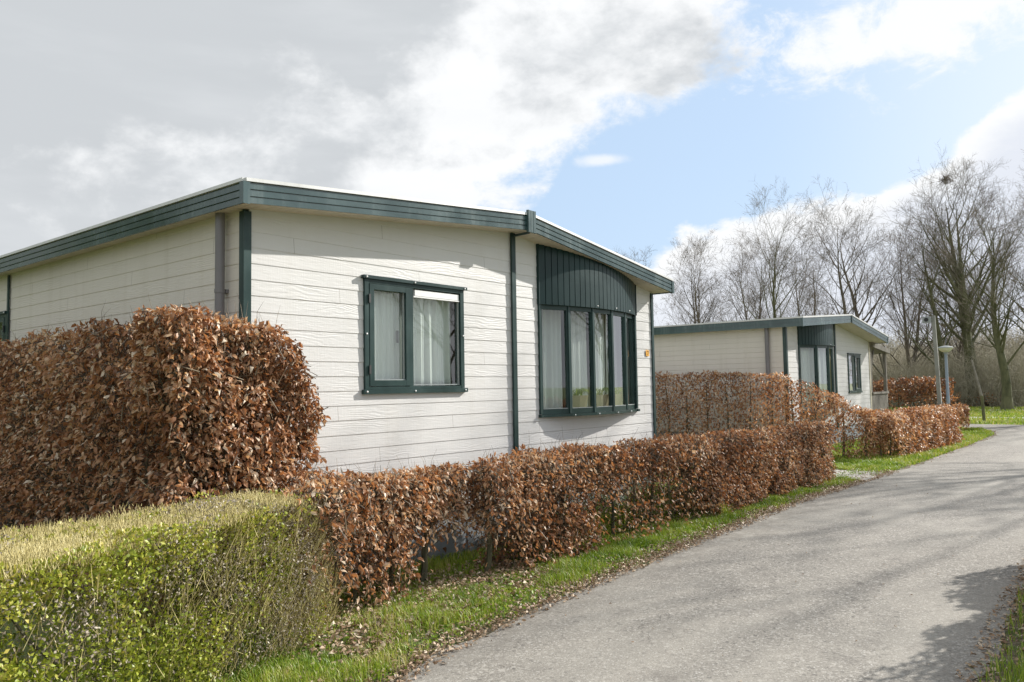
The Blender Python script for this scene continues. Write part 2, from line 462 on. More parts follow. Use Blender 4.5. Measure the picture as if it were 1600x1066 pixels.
def asphalt_mat():
    m, b, p, o = new_mat('worn_asphalt')
    P = pos(b)
    v = b.node('ShaderNodeTexVoronoi', inp={'Scale': 110.0}); b.L.new(P, v.inputs['Vector'])
    v2 = b.node('ShaderNodeTexVoronoi', inp={'Scale': 48.0}); b.L.new(P, v2.inputs['Vector'])
    sp = b.node('ShaderNodeSeparateColor'); b.L.new(v.outputs['Color'], sp.inputs[0])
    sp2 = b.node('ShaderNodeSeparateColor'); b.L.new(v2.outputs['Color'], sp2.inputs[0])
    n0 = b.noise(b.mapping(P, (0.35, 1.3, 1)), 1.0, 6, 0.6)
    n1 = b.noise(P, 3.0, 6, 0.6)
    c = b.ramp(sp.outputs[0], [(0.0, (0.155, 0.140, 0.120)), (0.35, (0.22, 0.202, 0.174)), (0.7, (0.27, 0.249, 0.215)), (0.94, (0.33, 0.305, 0.265)), (1.0, (0.52, 0.50, 0.46))])
    c = b.mix(b.m('MULTIPLY', b.sstep(sp2.outputs[0], 0.90, 0.97), 0.5), c, (0.48, 0.45, 0.40))
    c = b.mix(b.m('MULTIPLY', b.sstep(sp2.outputs[1], 0.93, 0.98), 0.6), c, (0.06, 0.055, 0.05))
    c = b.mix(b.m('MULTIPLY', b.sstep(n0, 0.42, 0.62), 0.45), c, (0.35, 0.325, 0.28))
    c = b.mix(b.m('MULTIPLY', b.sstep(n1, 0.52, 0.74), 0.38), c, (0.13, 0.115, 0.10))
    sy = b.node('ShaderNodeSeparateXYZ'); b.L.new(P, sy.inputs[0])
    wv_ = b.m('ADD', sy.outputs[1], b.m('MULTIPLY', b.noise(b.mapping(P, (0.5, 0.5, 1)), 1.0, 4, 0.6), 0.6))
    edge = b.m('ADD', b.sstep(wv_, 3.35, 3.95), b.m('SUBTRACT', 1.0, b.sstep(wv_, 1.0, 1.5)), clamp=True)
    c = b.mix(b.m('MULTIPLY', b.m('MULTIPLY', edge, b.sstep(b.noise(P, 7, 5, 0.7), 0.35, 0.6)), 0.5), c, (0.14, 0.12, 0.095))
    ck = b.node('ShaderNodeTexVoronoi', feature='DISTANCE_TO_EDGE', inp={'Scale': 0.55})
    wp = b.node('ShaderNodeVectorMath', operation='ADD'); nz_ = b.node('ShaderNodeTexNoise', inp={'Scale': 2.5, 'Detail': 6.0}); b.L.new(P, nz_.inputs['Vector']); b.L.new(P, wp.inputs[0]); b.L.new(nz_.outputs['Color'], wp.inputs[1]); b.L.new(wp.outputs[0], ck.inputs['Vector'])
    crack = b.m('MULTIPLY', b.m('SUBTRACT', 1.0, b.sstep(ck.outputs['Distance'], 0.0, 0.006)), b.sstep(b.noise(P, 0.5, 2, 0.5), 0.5, 0.6))
    c = b.mix(b.m('MULTIPLY', crack, 0.55), c, (0.07, 0.06, 0.05))
    b.L.new(c, p.inputs['Base Color']); p.inputs['Roughness'].default_value = 0.88
    d = b.m('SUBTRACT', 1.0, v.outputs['Distance'])
    bump(b, p, b.m('ADD', d, b.m('MULTIPLY', sp.outputs[1], 0.5)), 0.40, 0.003)
    return m
M['asphalt'] = asphalt_mat()
M['concrete'] = paint('concrete_slab', (0.36, 0.34, 0.30), 0.85, 0.15, 0.3, 0.4)
M['far_dark'] = paint('far_facade', (0.06, 0.065, 0.075), 0.7, 0.1)

# ------------------------------------------------------------------ ground and road
RNG = np.random.default_rng(11)


def vnoise(P, freq, seed=0):
    """value noise in [0,1] for an (n,3) array"""
    Q = P*freq + seed*17.3
    I = np.floor(Q).astype(np.int64); f = Q - I; f = f*f*(3-2*f)
    def h(i, j, k):
        n = (i*374761393 + j*668265263 + k*2147483647 + seed*144665) & 0xffffffff
        n = ((n ^ (n >> 13))*1274126177) & 0xffffffff
        return ((n ^ (n >> 16)) & 0xffff)/65535.0
    r = 0
    for a_ in (0, 1):
        for b_ in (0, 1):
            for c_ in (0, 1):
                wgt = (f[:, 0] if a_ else 1-f[:, 0])*(f[:, 1] if b_ else 1-f[:, 1])*(f[:, 2] if c_ else 1-f[:, 2])
                r = r + wgt*h(I[:, 0]+a_, I[:, 1]+b_, I[:, 2]+c_)
    return r


g = MB(); g.quad((-700, -700, 0), (700, -700, 0), (700, 700, 0), (-700, 700, 0))
tag(g.build('ground', M['ground']), kind='structure')

LX = [-12, 2.0, 3.0, 3.6, 4.6, 5.7, 7.5, 10.6, 12.7, 16.8, 22, 26.5, 28.2, 29.4, 30.0, 30.5]
LY = [3.1, 3.15, 3.27, 3.45, 3.52, 3.6, 3.66, 3.76, 3.70, 3.56, 3.55, 3.62, 3.95, 4.5, 5.2, 6.6]
RX = [-12, 4.0, 6.0, 8.0, 12, 24, 27, 29, 30.5]
RY = [0.75, 0.78, 0.84, 0.88, 0.9, 0.9, 0.6, -0.4, -2.5]


def road_left(x): return np.interp(x, LX, LY)
def road_right(x): return np.interp(x, RX, RY)


xs = np.concatenate([np.arange(-12, 14, 0.045), np.arange(14, 30.5, 0.15), [30.5]])
jl = (vnoise(np.stack([xs, xs*0, xs*0], 1), 2.1, 3)-0.5)*0.14 + (vnoise(np.stack([xs, xs*0, xs*0], 1), 9, 5)-0.5)*0.07
jr = (vnoise(np.stack([xs, xs*0, xs*0], 1), 1.9, 7)-0.5)*0.14 + (vnoise(np.stack([xs, xs*0, xs*0], 1), 9, 8)-0.5)*0.07
V = []; F = []
for i, x in enumerate(xs):
    V += [(x, road_right(x)+jr[i], 0.008), (x, road_left(x)+jl[i], 0.008)]
    if i: F.append((2*i-2, 2*i, 2*i+1, 2*i-1))
tag(mesh_np('road', V, np.array(F), M['asphalt']), kind='structure')
V = []; F = []
for i, x in enumerate(xs):
    V += [(x, road_right(x)-0.14, 0.004), (x, road_left(x)+0.16+jl[i]*1.5, 0.004)]
    if i: F.append((2*i-2, 2*i, 2*i+1, 2*i-1))
tag(mesh_np('verge_soil', V, np.array(F), M['soil']), kind='structure')
g = MB(); g.quad((30.2, -40, 0.012), (32.35, -40, 0.012), (32.35, 45, 0.012), (30.2, 45, 0.012))
tag(g.build('crossing_road', M['asphalt']), kind='structure')
g = MB(); g.quad((38.0, -40, 0.004), (38.9, -40, 0.004), (38.6, 45, 0.004), (37.7, 45, 0.004))
g.quad((47, -40, 0.004), (48.2, -40, 0.004), (48.2, 45, 0.004), (47, 45, 0.004))
tag(g.build('footpath', M['concrete']), kind='structure')
g = MB(); g.box(13.35, 14.0, 3.66, 5.2, -0.02, 0.035); g.box(14.03, 14.65, 3.70, 5.2, -0.02, 0.030)
tag(g.build('entry_pavement', M['concrete']), kind='structure')


# ------------------------------------------------------------------ chalets
class Wall:
    def __init__(s, org, u, n): s.o = Vector(org); s.u = Vector(u); s.n = Vector(n)
    def p(s, u, z, n=0.0): return s.o + s.u*u + s.n*n + Vector((0, 0, z))
    def box(s, mb, u0, u1, z0, z1, n0, n1):
        p = s.p
        c = [p(u0, z0, n1), p(u1, z0, n1), p(u1, z0, n0), p(u0, z0, n0), p(u0, z1, n1), p(u1, z1, n1), p(u1, z1, n0), p(u0, z1, n0)]
        if s.u.cross(Vector((0, 0, 1))).dot(s.n) < 0: c = [c[i] for i in (1, 0, 3, 2, 5, 4, 7, 6)]
        mb.hexa(c)


PITCHB = 0.122


def siding(wall, u0, u1, z0, top, openings=(), lap=0.0048, phase=0.0):
    mb = MB()
    k = math.floor((z0-phase)/PITCHB)
    zmax = max(top(u0+(u1-u0)*i/20) for i in range(21))
    while k*PITCHB+phase < zmax:
        za = k*PITCHB+phase; zb = za+PITCHB; k += 1
        if zb <= z0: continue
        us = {u0, u1}
        n = max(1, int((u1-u0)/0.3))
        us |= {u0+(u1-u0)*i/n for i in range(n+1)}
        for (a0, a1, b0, b1) in openings: us |= {a0, a1}
        us = sorted(x for x in us if u0 <= x <= u1)
        for ua, ub in zip(us, us[1:]):
            if ub-ua < 1e-6: continue
            spans = [(max(za, z0), zb)]
            mid = (ua+ub)/2
            for (a0, a1, b0, b1) in openings:
                if a0 <= mid <= a1:
                    ns = []
                    for (s0, s1) in spans:
                        if b0 >= s1 or b1 <= s0: ns.append((s0, s1))
                        else:
                            if b0 > s0: ns.append((s0, b0))
                            if b1 < s1: ns.append((b1, s1))
                    spans = ns
            for (s0, s1) in spans:
                ta, tb = min(s1, top(ua)), min(s1, top(ub))
                if ta <= s0 or tb <= s0: 
                    if max(ta, tb) <= s0: continue
                    ta, tb = max(ta, s0+1e-4), max(tb, s0+1e-4)
                off = lambda z: lap*(1-(z-za)/PITCHB)
                r0 = min(s0+0.006, ta, tb)
                flip = wall.u.cross(Vector((0, 0, 1))).dot(wall.n) < 0
                def Q(*q): mb.quad(*(q if not flip else q[::-1]))
                # main face with a small round-over at the lower edge
                Q(wall.p(ua, r0, off(r0)), wall.p(ub, r0, off(r0)), wall.p(ub, tb, off(tb)), wall.p(ua, ta, off(ta)))
                Q(wall.p(ua, s0, off(s0)-0.003), wall.p(ub, s0, off(s0)-0.003), wall.p(ub, r0, off(r0)), wall.p(ua, r0, off(r0)))
                if s0 == za: Q(wall.p(ua, s0, 0.0), wall.p(ub, s0, 0.0), wall.p(ub, s0, off(s0)-0.003), wall.p(ua, s0, off(s0)-0.003))
    return mb


def screw(wall, u, z, n, parent):
    c = wall.p(u, z, n)
    mb = MB()
    nn = wall.n
    mb.tube([c, c+nn*0.005, c+nn*0.008], [0.009, 0.008, 0.003], 8)
    mb.build('screw_cap', M['white'], parent, smooth=True)


def curtain(name, pts_fn, u0, u1, z0, z1, label, amp=0.022, folds=9, seed=1, group=None):
    """pts_fn(u, depth) -> plan point; a hanging cloth with folds"""
    rnd = random.Random(seed)
    nu, nz = 140, 10
    V = []; F = []
    ph = [rnd.uniform(0, 6.28) for _ in range(4)]
    for j in range(nz+1):
        tz = j/nz
        z = z0+(z1-z0)*tz
        for i in range(nu+1):
            t = i/nu
            q = t*folds*2*math.pi
            wv = math.sin(q+ph[0]+0.8*math.sin(q*0.37+ph[1]))*0.75 + 0.35*math.sin(2.3*q+ph[2]) + 0.2*(1-tz)*math.sin(q*0.6+ph[3]+tz)
            p = pts_fn(u0+(u1-u0)*t, 0.0+amp*wv*(0.75+0.25*(1-tz)))
            V.append((p[0], p[1], z))
    for j in range(nz):
        for i in range(nu):
            q = j*(nu+1)+i
            F.append((q, q+1, q+nu+2, q+nu+1))
    b0 = pts_fn((u0+u1)/2, 0)
    o = mesh_np(name, V, np.array(F), M['curtain'], None, (b0[0], b0[1], z0), smooth=True)
    md = o.modifiers.new('cloth', 'SOLIDIFY'); md.thickness = 0.002
    tag(o, label, 'curtain', group)
    return o


def roof_parts(root, x0, xr, x1, zl, zr_, zr1, yf, yb, fh=0.152, planks=3, soffit_wall=None, cover=True, cap_h=0.026):
    """gable roof: left edge x0, ridge xr, right edge x1; fascia bottom heights; front plane yf, back yb"""
    def zb(x): return np.interp(x, [x0, xr, x1], [zl, zr_, zr1])
    segs = [(x0, xr), (xr, x1)]
    # soffit boards running front to back
    mb = MB()
    for (xa, xb) in segs:
        n = max(2, int((xb-xa)/0.10))
        for i in range(n):
            a_, b_ = xa+(xb-xa)*i/n+0.002, xa+(xb-xa)*(i+1)/n-0.002
            za, zc = float(zb(a_))+0.012, float(zb(b_))+0.012
            mb.hexa([(a_, yf+0.016, za), (b_, yf+0.016, zc), (b_, soffit_wall, zc), (a_, soffit_wall, za),
                     (a_, yf+0.016, za+0.012), (b_, yf+0.016, zc+0.012), (b_, soffit_wall, zc+0.012), (a_, soffit_wall, za+0.012)])
    # side soffits, boards across
    n = int((yb-soffit_wall)/0.10)
    for (xa, xb) in ((x0+0.016, x0+0.20), (x1-0.20, x1-0.016)):
        for i in range(n):
            a_, b_ = soffit_wall+(yb-soffit_wall)*i/n+0.003, soffit_wall+(yb-soffit_wall)*(i+1)/n-0.003
            za, zc = float(zb(xa))+0.012, float(zb(xb))+0.012
            mb.hexa([(xa, a_, za), (xb, a_, zc), (xb, b_, zc), (xa, b_, za), (xa, a_, za+0.01), (xb, a_, zc+0.01), (xb, b_, zc+0.01), (xa, b_, za+0.01)])
    mb.build('soffit', M['soffit'], root)
    # roof sheet
    mb = MB()
    for (xa, xb) in segs:
        za, zc = float(zb(xa)), float(zb(xb))
        mb.hexa([(xa+0.02 if xa == x0 else xa, yf+0.02, za+0.03), (xb-0.02 if xb == x1 else xb, yf+0.02, zc+0.03), (xb-0.02 if xb == x1 else xb, yb, zc+0.03), (xa+0.02 if xa == x0 else xa, yb, za+0.03),
                 (xa+0.02 if xa == x0 else xa, yf+0.02, za+fh+0.004), (xb-0.02 if xb == x1 else xb, yf+0.02, zc+fh+0.004), (xb-0.02 if xb == x1 else xb, yb, zc+fh+0.004), (xa+0.02 if xa == x0 else xa, yb, za+fh+0.004)])
    roof = mb.build('roof', M['roof'], root)
    # fascia boards
    def plank_run(P0, P1, nrm, nm):
        mb = MB()
        P0 = Vector(P0); P1 = Vector(P1); nrm = Vector(nrm)
        ph = fh/planks
        for k in range(planks):
            z0_, z1_ = k*ph+0.0, (k+1)*ph-0.009
            for (d0, d1, q0, q1) in ((0.0, 0.014, z0_, z1_-0.008), (0.0, 0.009, z1_-0.008, z1_)):
                c = [P0+nrm*d1+Vector((0, 0, q0)), P1+nrm*d1+Vector((0, 0, q0)), P1+nrm*d0+Vector((0, 0, q0)), P0+nrm*d0+Vector((0, 0, q0)),
                     P0+nrm*d1+Vector((0, 0, q1)), P1+nrm*d1+Vector((0, 0, q1)), P1+nrm*d0+Vector((0, 0, q1)), P0+nrm*d0+Vector((0, 0, q1))]
                mb.hexa(c)
        c = [P0+nrm*0.003+Vector((0, 0, 0.004)), P1+nrm*0.003+Vector((0, 0, 0.004)), P1-nrm*0.012+Vector((0, 0, 0.004)), P0-nrm*0.012+Vector((0, 0, 0.004)),
             P0+nrm*0.003+Vector((0, 0, fh)), P1+nrm*0.003+Vector((0, 0, fh)), P1-nrm*0.012+Vector((0, 0, fh)), P0-nrm*0.012+Vector((0, 0, fh))]
        mb.hexa(c)
        mb.build(nm, M['fascia'], root)
        mb = MB()
        lo = fh+0.001
        c = [P0+nrm*0.024+Vector((0, 0, lo)), P1+nrm*0.024+Vector((0, 0, lo)), P1-nrm*0.05+Vector((0, 0, lo)), P0-nrm*0.05+Vector((0, 0, lo)),
             P0+nrm*0.022+Vector((0, 0, lo+cap_h)), P1+nrm*0.022+Vector((0, 0, lo+cap_h)), P1-nrm*0.06+Vector((0, 0, lo+cap_h+0.004)), P0-nrm*0.06+Vector((0, 0, lo+cap_h+0.004))]
        mb.hexa(c)
        mb.build('roof_edge_trim', M['cap'], root)
    plank_run((x0, yf, zl), (xr, yf, zr_), (0, -1, 0), 'fascia')
    plank_run((xr, yf, zr_), (x1, yf, zr1), (0, -1, 0), 'fascia')
    plank_run((x0, yb, zl), (x0, yf, zl), (-1, 0, 0), 'fascia')
    plank_run((x1, yf, zr1), (x1, yb, zr1), (1, 0, 0), 'fascia')
    # corner caps
    for (x, z, sx) in ((x0, zl, -1), (x1, zr1, 1)):
        mb = MB()
        xa, xb = (x-0.020, x+0.030) if sx < 0 else (x-0.030, x+0.020)
        mb.box(xa, xb, yf-0.021, yf-0.0165, z-0.006, z+fh-0.002)
        xc = (x-0.0245, x-0.0200) if sx < 0 else (x+0.0200, x+0.0245)
        mb.box(xc[0], xc[1], yf-0.021, yf+0.03, z-0.006, z+fh-0.002)
        mb.build('corner_cap', M['fascia'], root)
    if cover:
        mb = MB()
        z0_, z1_ = zr_-0.030, zr_+fh+0.048
        w2 = 0.062
        mb.box(xr-w2, xr+w2, yf-0.034, yf-0.0245, z0_, z1_)
        for i in range(3):
            a_ = xr-w2+0.0015+i*(2*w2/3); mb.box(a_, a_+2*w2/3-0.006, yf-0.040, yf-0.0345, z0_+0.002, z1_-0.002)
        mb.box(xr-w2-0.002, xr-w2+0.004, yf-0.040, yf-0.012, z0_, z1_)
        mb.box(xr+w2-0.004, xr+w2+0.002, yf-0.040, yf-0.012, z0_, z1_)
        mb.build('ridge_cover', M['fascia'], root)
    return zb


def arc_pts(xl, xr, y, s, n):
    ch = xr-xl; r = (ch*ch/4+s*s)/(2*s); a_ = math.asin(ch/2/r)
    return [((xl+xr)/2+r*math.sin(-a_+2*a_*i/n), y-(r*math.cos(-a_+2*a_*i/n)-(r-s))) for i in range(n+1)]


def arc_fn(xl, xr, y, s):
    ch = xr-xl; r = (ch*ch/4+s*s)/(2*s)
    def f(x, extra=0.0):
        x = min(max(x, xl-0.4), xr+0.4)
        d = x-(xl+xr)/2
        return (x, y-(math.sqrt(max(r*r-d*d, 0))-(r-s))-extra)
    return f


def seg_box(mb, P, Q, z0, z1, n0, n1):
    """box along P->Q (plan), thickness from n0 to n1 outward (towards -y)"""
    P = Vector((P[0], P[1], 0)); Q = Vector((Q[0], Q[1], 0))
    d = (Q-P).normalized(); n = Vector((d.y, -d.x, 0))
    mb.hexa([P+n*n1+Vector((0, 0, z0)), Q+n*n1+Vector((0, 0, z0)), Q+n*n0+Vector((0, 0, z0)), P+n*n0+Vector((0, 0, z0)),
             P+n*n1+Vector((0, 0, z1)), Q+n*n1+Vector((0, 0, z1)), Q+n*n0+Vector((0, 0, z1)), P+n*n0+Vector((0, 0, z1))])


def bay(root, xl, xr, y, s, nf, z0, zh, zb, rail=0.055, post=0.034, opening=None):
    A = arc_pts(xl, xr, y, s, nf)
    # the frame: sill, head, posts
    mb = MB()
    for P, Q in zip(A, A[1:]):
        seg_box(mb, P, Q, z0+0.032, z0+0.032+rail, -0.05, 0.0)
        seg_box(mb, P, Q, zh-rail, zh, -0.05, 0.0)
        PV, QV = Vector(P), Vector(Q); d = (QV-PV).normalized(); L = (QV-PV).length
        for (t0, t1) in ((0.0, post), (L-post, L)):
            a_ = PV+d*t0; b_ = PV+d*t1
            seg_box(mb, a_, b_, z0+0.032+rail, zh-rail, -0.05, 0.0)
    for P in A[1:-1]:
        mb.box(P[0]-0.018, P[0]+0.018, P[1]-0.009, P[1]+0.03, z0+0.034, zh-0.002)
    # side posts where the bay meets the wall
    mb.box(A[0][0]-0.035, A[0][0]-0.001, A[0][1]-0.028, A[0][1]+0.03, z0+0.034, zh-0.002)
    mb.box(A[-1][0]+0.001, A[-1][0]+0.035, A[-1][1]-0.028, A[-1][1]+0.03, z0+0.034, zh-0.002)
    fr = mb.build('bay_window', M['green'], root)
    for P, Q in zip(A, A[1:]):
        PV, QV = Vector(P), Vector(Q); d = (QV-PV).normalized(); L = (QV-PV).length
        mb = MB(); a_ = PV+d*(post-0.004); b_ = PV+d*(L-post+0.004)
        seg_box(mb, a_, b_, z0+0.030+rail, zh-rail+0.002, -0.026, -0.020)
        mb.build('pane', M['glass'], fr)
        mb = MB()
        seg_box(mb, PV+d*(post+0.001), PV+d*(L-post-0.001), z0+0.033+rail, z0+0.040+rail, -0.018, 0.002)
        seg_box(mb, PV+d*(post+0.001), PV+d*(post+0.006), z0+0.041+rail, zh-rail-0.001, -0.018, -0.004)
        mb.build('glazing_bead', M['seal'], fr)
    # sill: lip and underside
    mb = MB()
    for P, Q in zip(A, A[1:]): seg_box(mb, P, Q, z0, z0+0.030, -0.06, 0.028)
    mb.box(A[0][0]-0.05, A[0][0]-0.002, y-0.045, y+0.01, z0, z0+0.030); mb.box(A[-1][0]+0.002, A[-1][0]+0.05, y-0.045, y+0.01, z0, z0+0.030)
    mb.build('sill', M['green'], fr)
    mb = MB()
    n = 24; B = arc_pts(xl, xr, y, s, n)
    V = [(p[0], p[1]+0.03, z0+0.012) for p in B] + [(p[0], y+0.30, z0+0.012) for p in B]
    mb.V = V + [(v[0], v[1], z0+0.028) for v in V]
    m_ = len(V)
    for i in range(n):
        mb.F.append([i, i+n+1, i+n+2, i+1]); mb.F.append([m_+i, m_+i+1, m_+i+n+2, m_+i+n+1])
    mb.build('bay_floor', M['white'], fr)
    for i, P in enumerate(A):
        if i in (0, nf): continue
        mb = MB(); c = Vector((P[0]+0.05, P[1]-0.030, z0+0.014))
        mb.tube([c, c+Vector((0, -0.006, 0)), c+Vector((0, -0.009, 0))], [0.009, 0.008, 0.003], 8)
        mb.build('screw_cap', M['white'], fr, smooth=True)
    # boarded panel between the window head and the roof
    mb = MB()
    nb_ = 25
    f = arc_fn(xl-0.03, xr+0.03, y-0.02, s+0.01)
    B = arc_pts(xl-0.03, xr+0.03, y-0.02, s+0.01, nb_)
    for i, (P, Q) in enumerate(zip(B, B[1:])):
        zt = max(zb((P[0]+Q[0])/2)+0.012, zh+0.05)
        PV, QV = Vector(P), Vector(Q)
        d = (QV-PV).normalized()
        seg_box(mb, PV, QV, zh+0.002, zt, -0.02, 0.0)
        seg_box(mb, PV+d*0.005, QV-d*0.005, zh-0.006, zt-0.002, 0.001, 0.009)
    mb.box(B[0][0]-0.012, B[0][0]-0.001, B[0][1]-0.016, y-0.001, zh-0.006, zb(B[0][0])+0.01)
    mb.box(B[-1][0]+0.001, B[-1][0]+0.012, B[-1][1]-0.016, y-0.001, zh-0.006, zb(B[-1][0])+0.01)
    mb.build('bay_panel', M['bay_green'], root)
    for i in range(nf+1):
        P = A[i]; mb = MB(); c = Vector((P[0]+(0.05 if i < nf else -0.05), P[1]-0.038, zh+0.02))
        mb.tube([c, c+Vector((0, -0.006, 0)), c+Vector((0, -0.009, 0))], [0.009, 0.008, 0.003], 8)
        mb.build('screw_cap', M['white'], fr, smooth=True)
    return A


# ---- the near chalet
HX, HY = 3.27, 5.24
HW = 6.15
HB = 13.6
ch = empty('chalet', (HX, HY, 0), 'nearest cream boarded chalet with green fascia and curved bay window, behind the long beech hedge', 'house', 'chalets along the lane')
X0, XRIDGE, X1 = 3.10, 6.41, 9.52
zb1 = roof_parts(ch, X0, XRIDGE, X1, 2.944, 3.228, 2.832, HY-0.27, HB+0.2, 0.155, 3, HY+0.0)
zbf = lambda x: float(zb1(x))
front = Wall((0, HY, 0), (1, 0, 0), (0, -1, 0))
side = Wall((HX, 0, 0), (0, 1, 0), (-1, 0, 0))
right = Wall((HX+HW, 0, 0), (0, 1, 0), (1, 0, 0))
WIN = (4.42, 5.64, 1.60, 2.555)
BAYL, BAYR = 6.91, 8.93
BZ0, BZH = 1.262, 2.515
PH = 2.684-22*PITCHB
siding(front, HX+0.03, HX+HW-0.03, 0.42, lambda x: zbf(x)+0.02, [WIN, (BAYL, BAYR, BZ0+0.01, 3.5)], phase=PH).build('front_wall', M['siding'], ch)
siding(side, HY+0.03, HB, 0.42, lambda u: 2.98, [(10.03, 11.2, 1.55, 2.52)], phase=PH).build('side_wall', M['siding_side'], ch)
siding(right, HY+0.03, HB, 0.42, lambda u: 2.87, phase=PH).build('side_wall', M['siding'], ch)
siding(Wall((0, HB, 0), (1, 0, 0), (0, 1, 0)), HX, HX+HW, 0.42, lambda x: zbf(x)+0.02, phase=PH).build('back_wall', M['siding'], ch)
mb = MB()
front.box(mb, HX+0.06, HX+HW-0.06, 0.0, 0.42, -0.05, -0.02); side.box(mb, HY+0.05, HB, 0.0, 0.42, -0.05, -0.02)
right.box(mb, HY+0.05, HB, 0, 0.42, -0.05, -0.02)
for k in range(8):
    front.box(mb, HX+0.1+k*0.78, HX+0.14+k*0.78, 0, 0.42, -0.019, -0.012)
mb.build('shade_skirting', M['skirt'], ch)  # grey strip coloured like the hedge-shaded foot of the wall
mb = MB(); mb.box(HX+0.03, HX+HW-0.03, HY+0.03, HB-0.03, 0.44, 0.50); mb.build('floor_slab', M['inner'], ch)
mb = MB(); mb.box(HX+0.1, HX+HW-0.1, HY+2.2, HY+2.25, 0.5, 2.9); mb.build('inner_wall', M['inner'], ch)
# air vent grid low in the skirt
mb = MB(); front.box(mb, 4.35, 4.62, 0.5, 0.66, 0.012, 0.018)
for k in range(5): front.box(mb, 4.36, 4.61, 0.512+k*0.03, 0.522+k*0.03, 0.019, 0.026)
mb.build('air_vent', M['white'], ch)


def L_trim(x, y, sx, z0, z1, mat='green', wd=0.045):
    mb = MB()
    t = 0.022
    if sx < 0:
        mb.box(x-t, x+wd, y-t, y-0.001, z0, z1); mb.box(x-t, x-0.001, y+0.001, y+wd, z0, z1)
    else:
        mb.box(x-wd, x+t, y-t, y-0.001, z0, z1); mb.box(x+0.001, x+t, y+0.001, y+wd, z0, z1)
    mb.build('corner_trim', M[mat], ch_cur)


ch_cur = ch
L_trim(HX, HY, -1, 0.4, 2.955, wd=0.042)
L_trim(HX+HW, HY, 1, 0.4, 2.84, wd=0.03)
# joint covers
mb = MB(); front.box(mb, 6.405, 6.468, 0.40, 3.235, 0.014, 0.034); mb.build('joint_cover', M['green'], ch)
mb = MB()
c0 = Vector((6.435, HY-0.034, 3.205)); mb.tube([c0, Vector((6.435, HY-0.25, 3.212))], 0.014, 6)
mb.build('cable_duct', M['green'], ch)
mb = MB(); side.box(mb, 9.955, 9.995, 0.40, 2.955, 0.014, 0.030); mb.build('joint_cover', M['green'], ch)
# downpipe
mb = MB(); mb.tube([(3.205, 5.475, 0.15), (3.205, 5.475, 2.93), (3.205, 5.475, 2.98)], 0.036, 14); dp = mb.build('downpipe', M['pipe'], ch, smooth=True)
for z in (0.9, 2.35):
    mb = MB(); mb.tube([(3.205, 5.475, z), (3.205, 5.475, z+0.03)], 0.040, 14); mb.box(3.24, 3.268, 5.45, 5.50, z, z+0.03); mb.build('bracket', M['pipe'], dp)
# house number
plate = MB(); front.box(plate, 9.225, 9.305, 1.985, 2.065, 0.0125, 0.017)
pl = plate.build('number_plate', M['orange'], ch)
mb = MB()
n0, n1 = 0.0175, 0.0195
front.box(mb, 9.249, 9.287, 2.046, 2.054, n0, n1)
u0_, u1_ = 9.279, 9.262
P = [front.p(9.279, 2.0455, n1), front.p(9.287, 2.0455, n1), front.p(9.268, 1.997, n1), front.p(9.259, 1.997, n1)]
Qb = [q+Vector((0, 0.002, 0)) for q in P]
mb.hexa([P[3], P[2], Qb[2], Qb[3], P[0], P[1], Qb[1], Qb[0]])
mb.build('numeral', M['black'], pl)

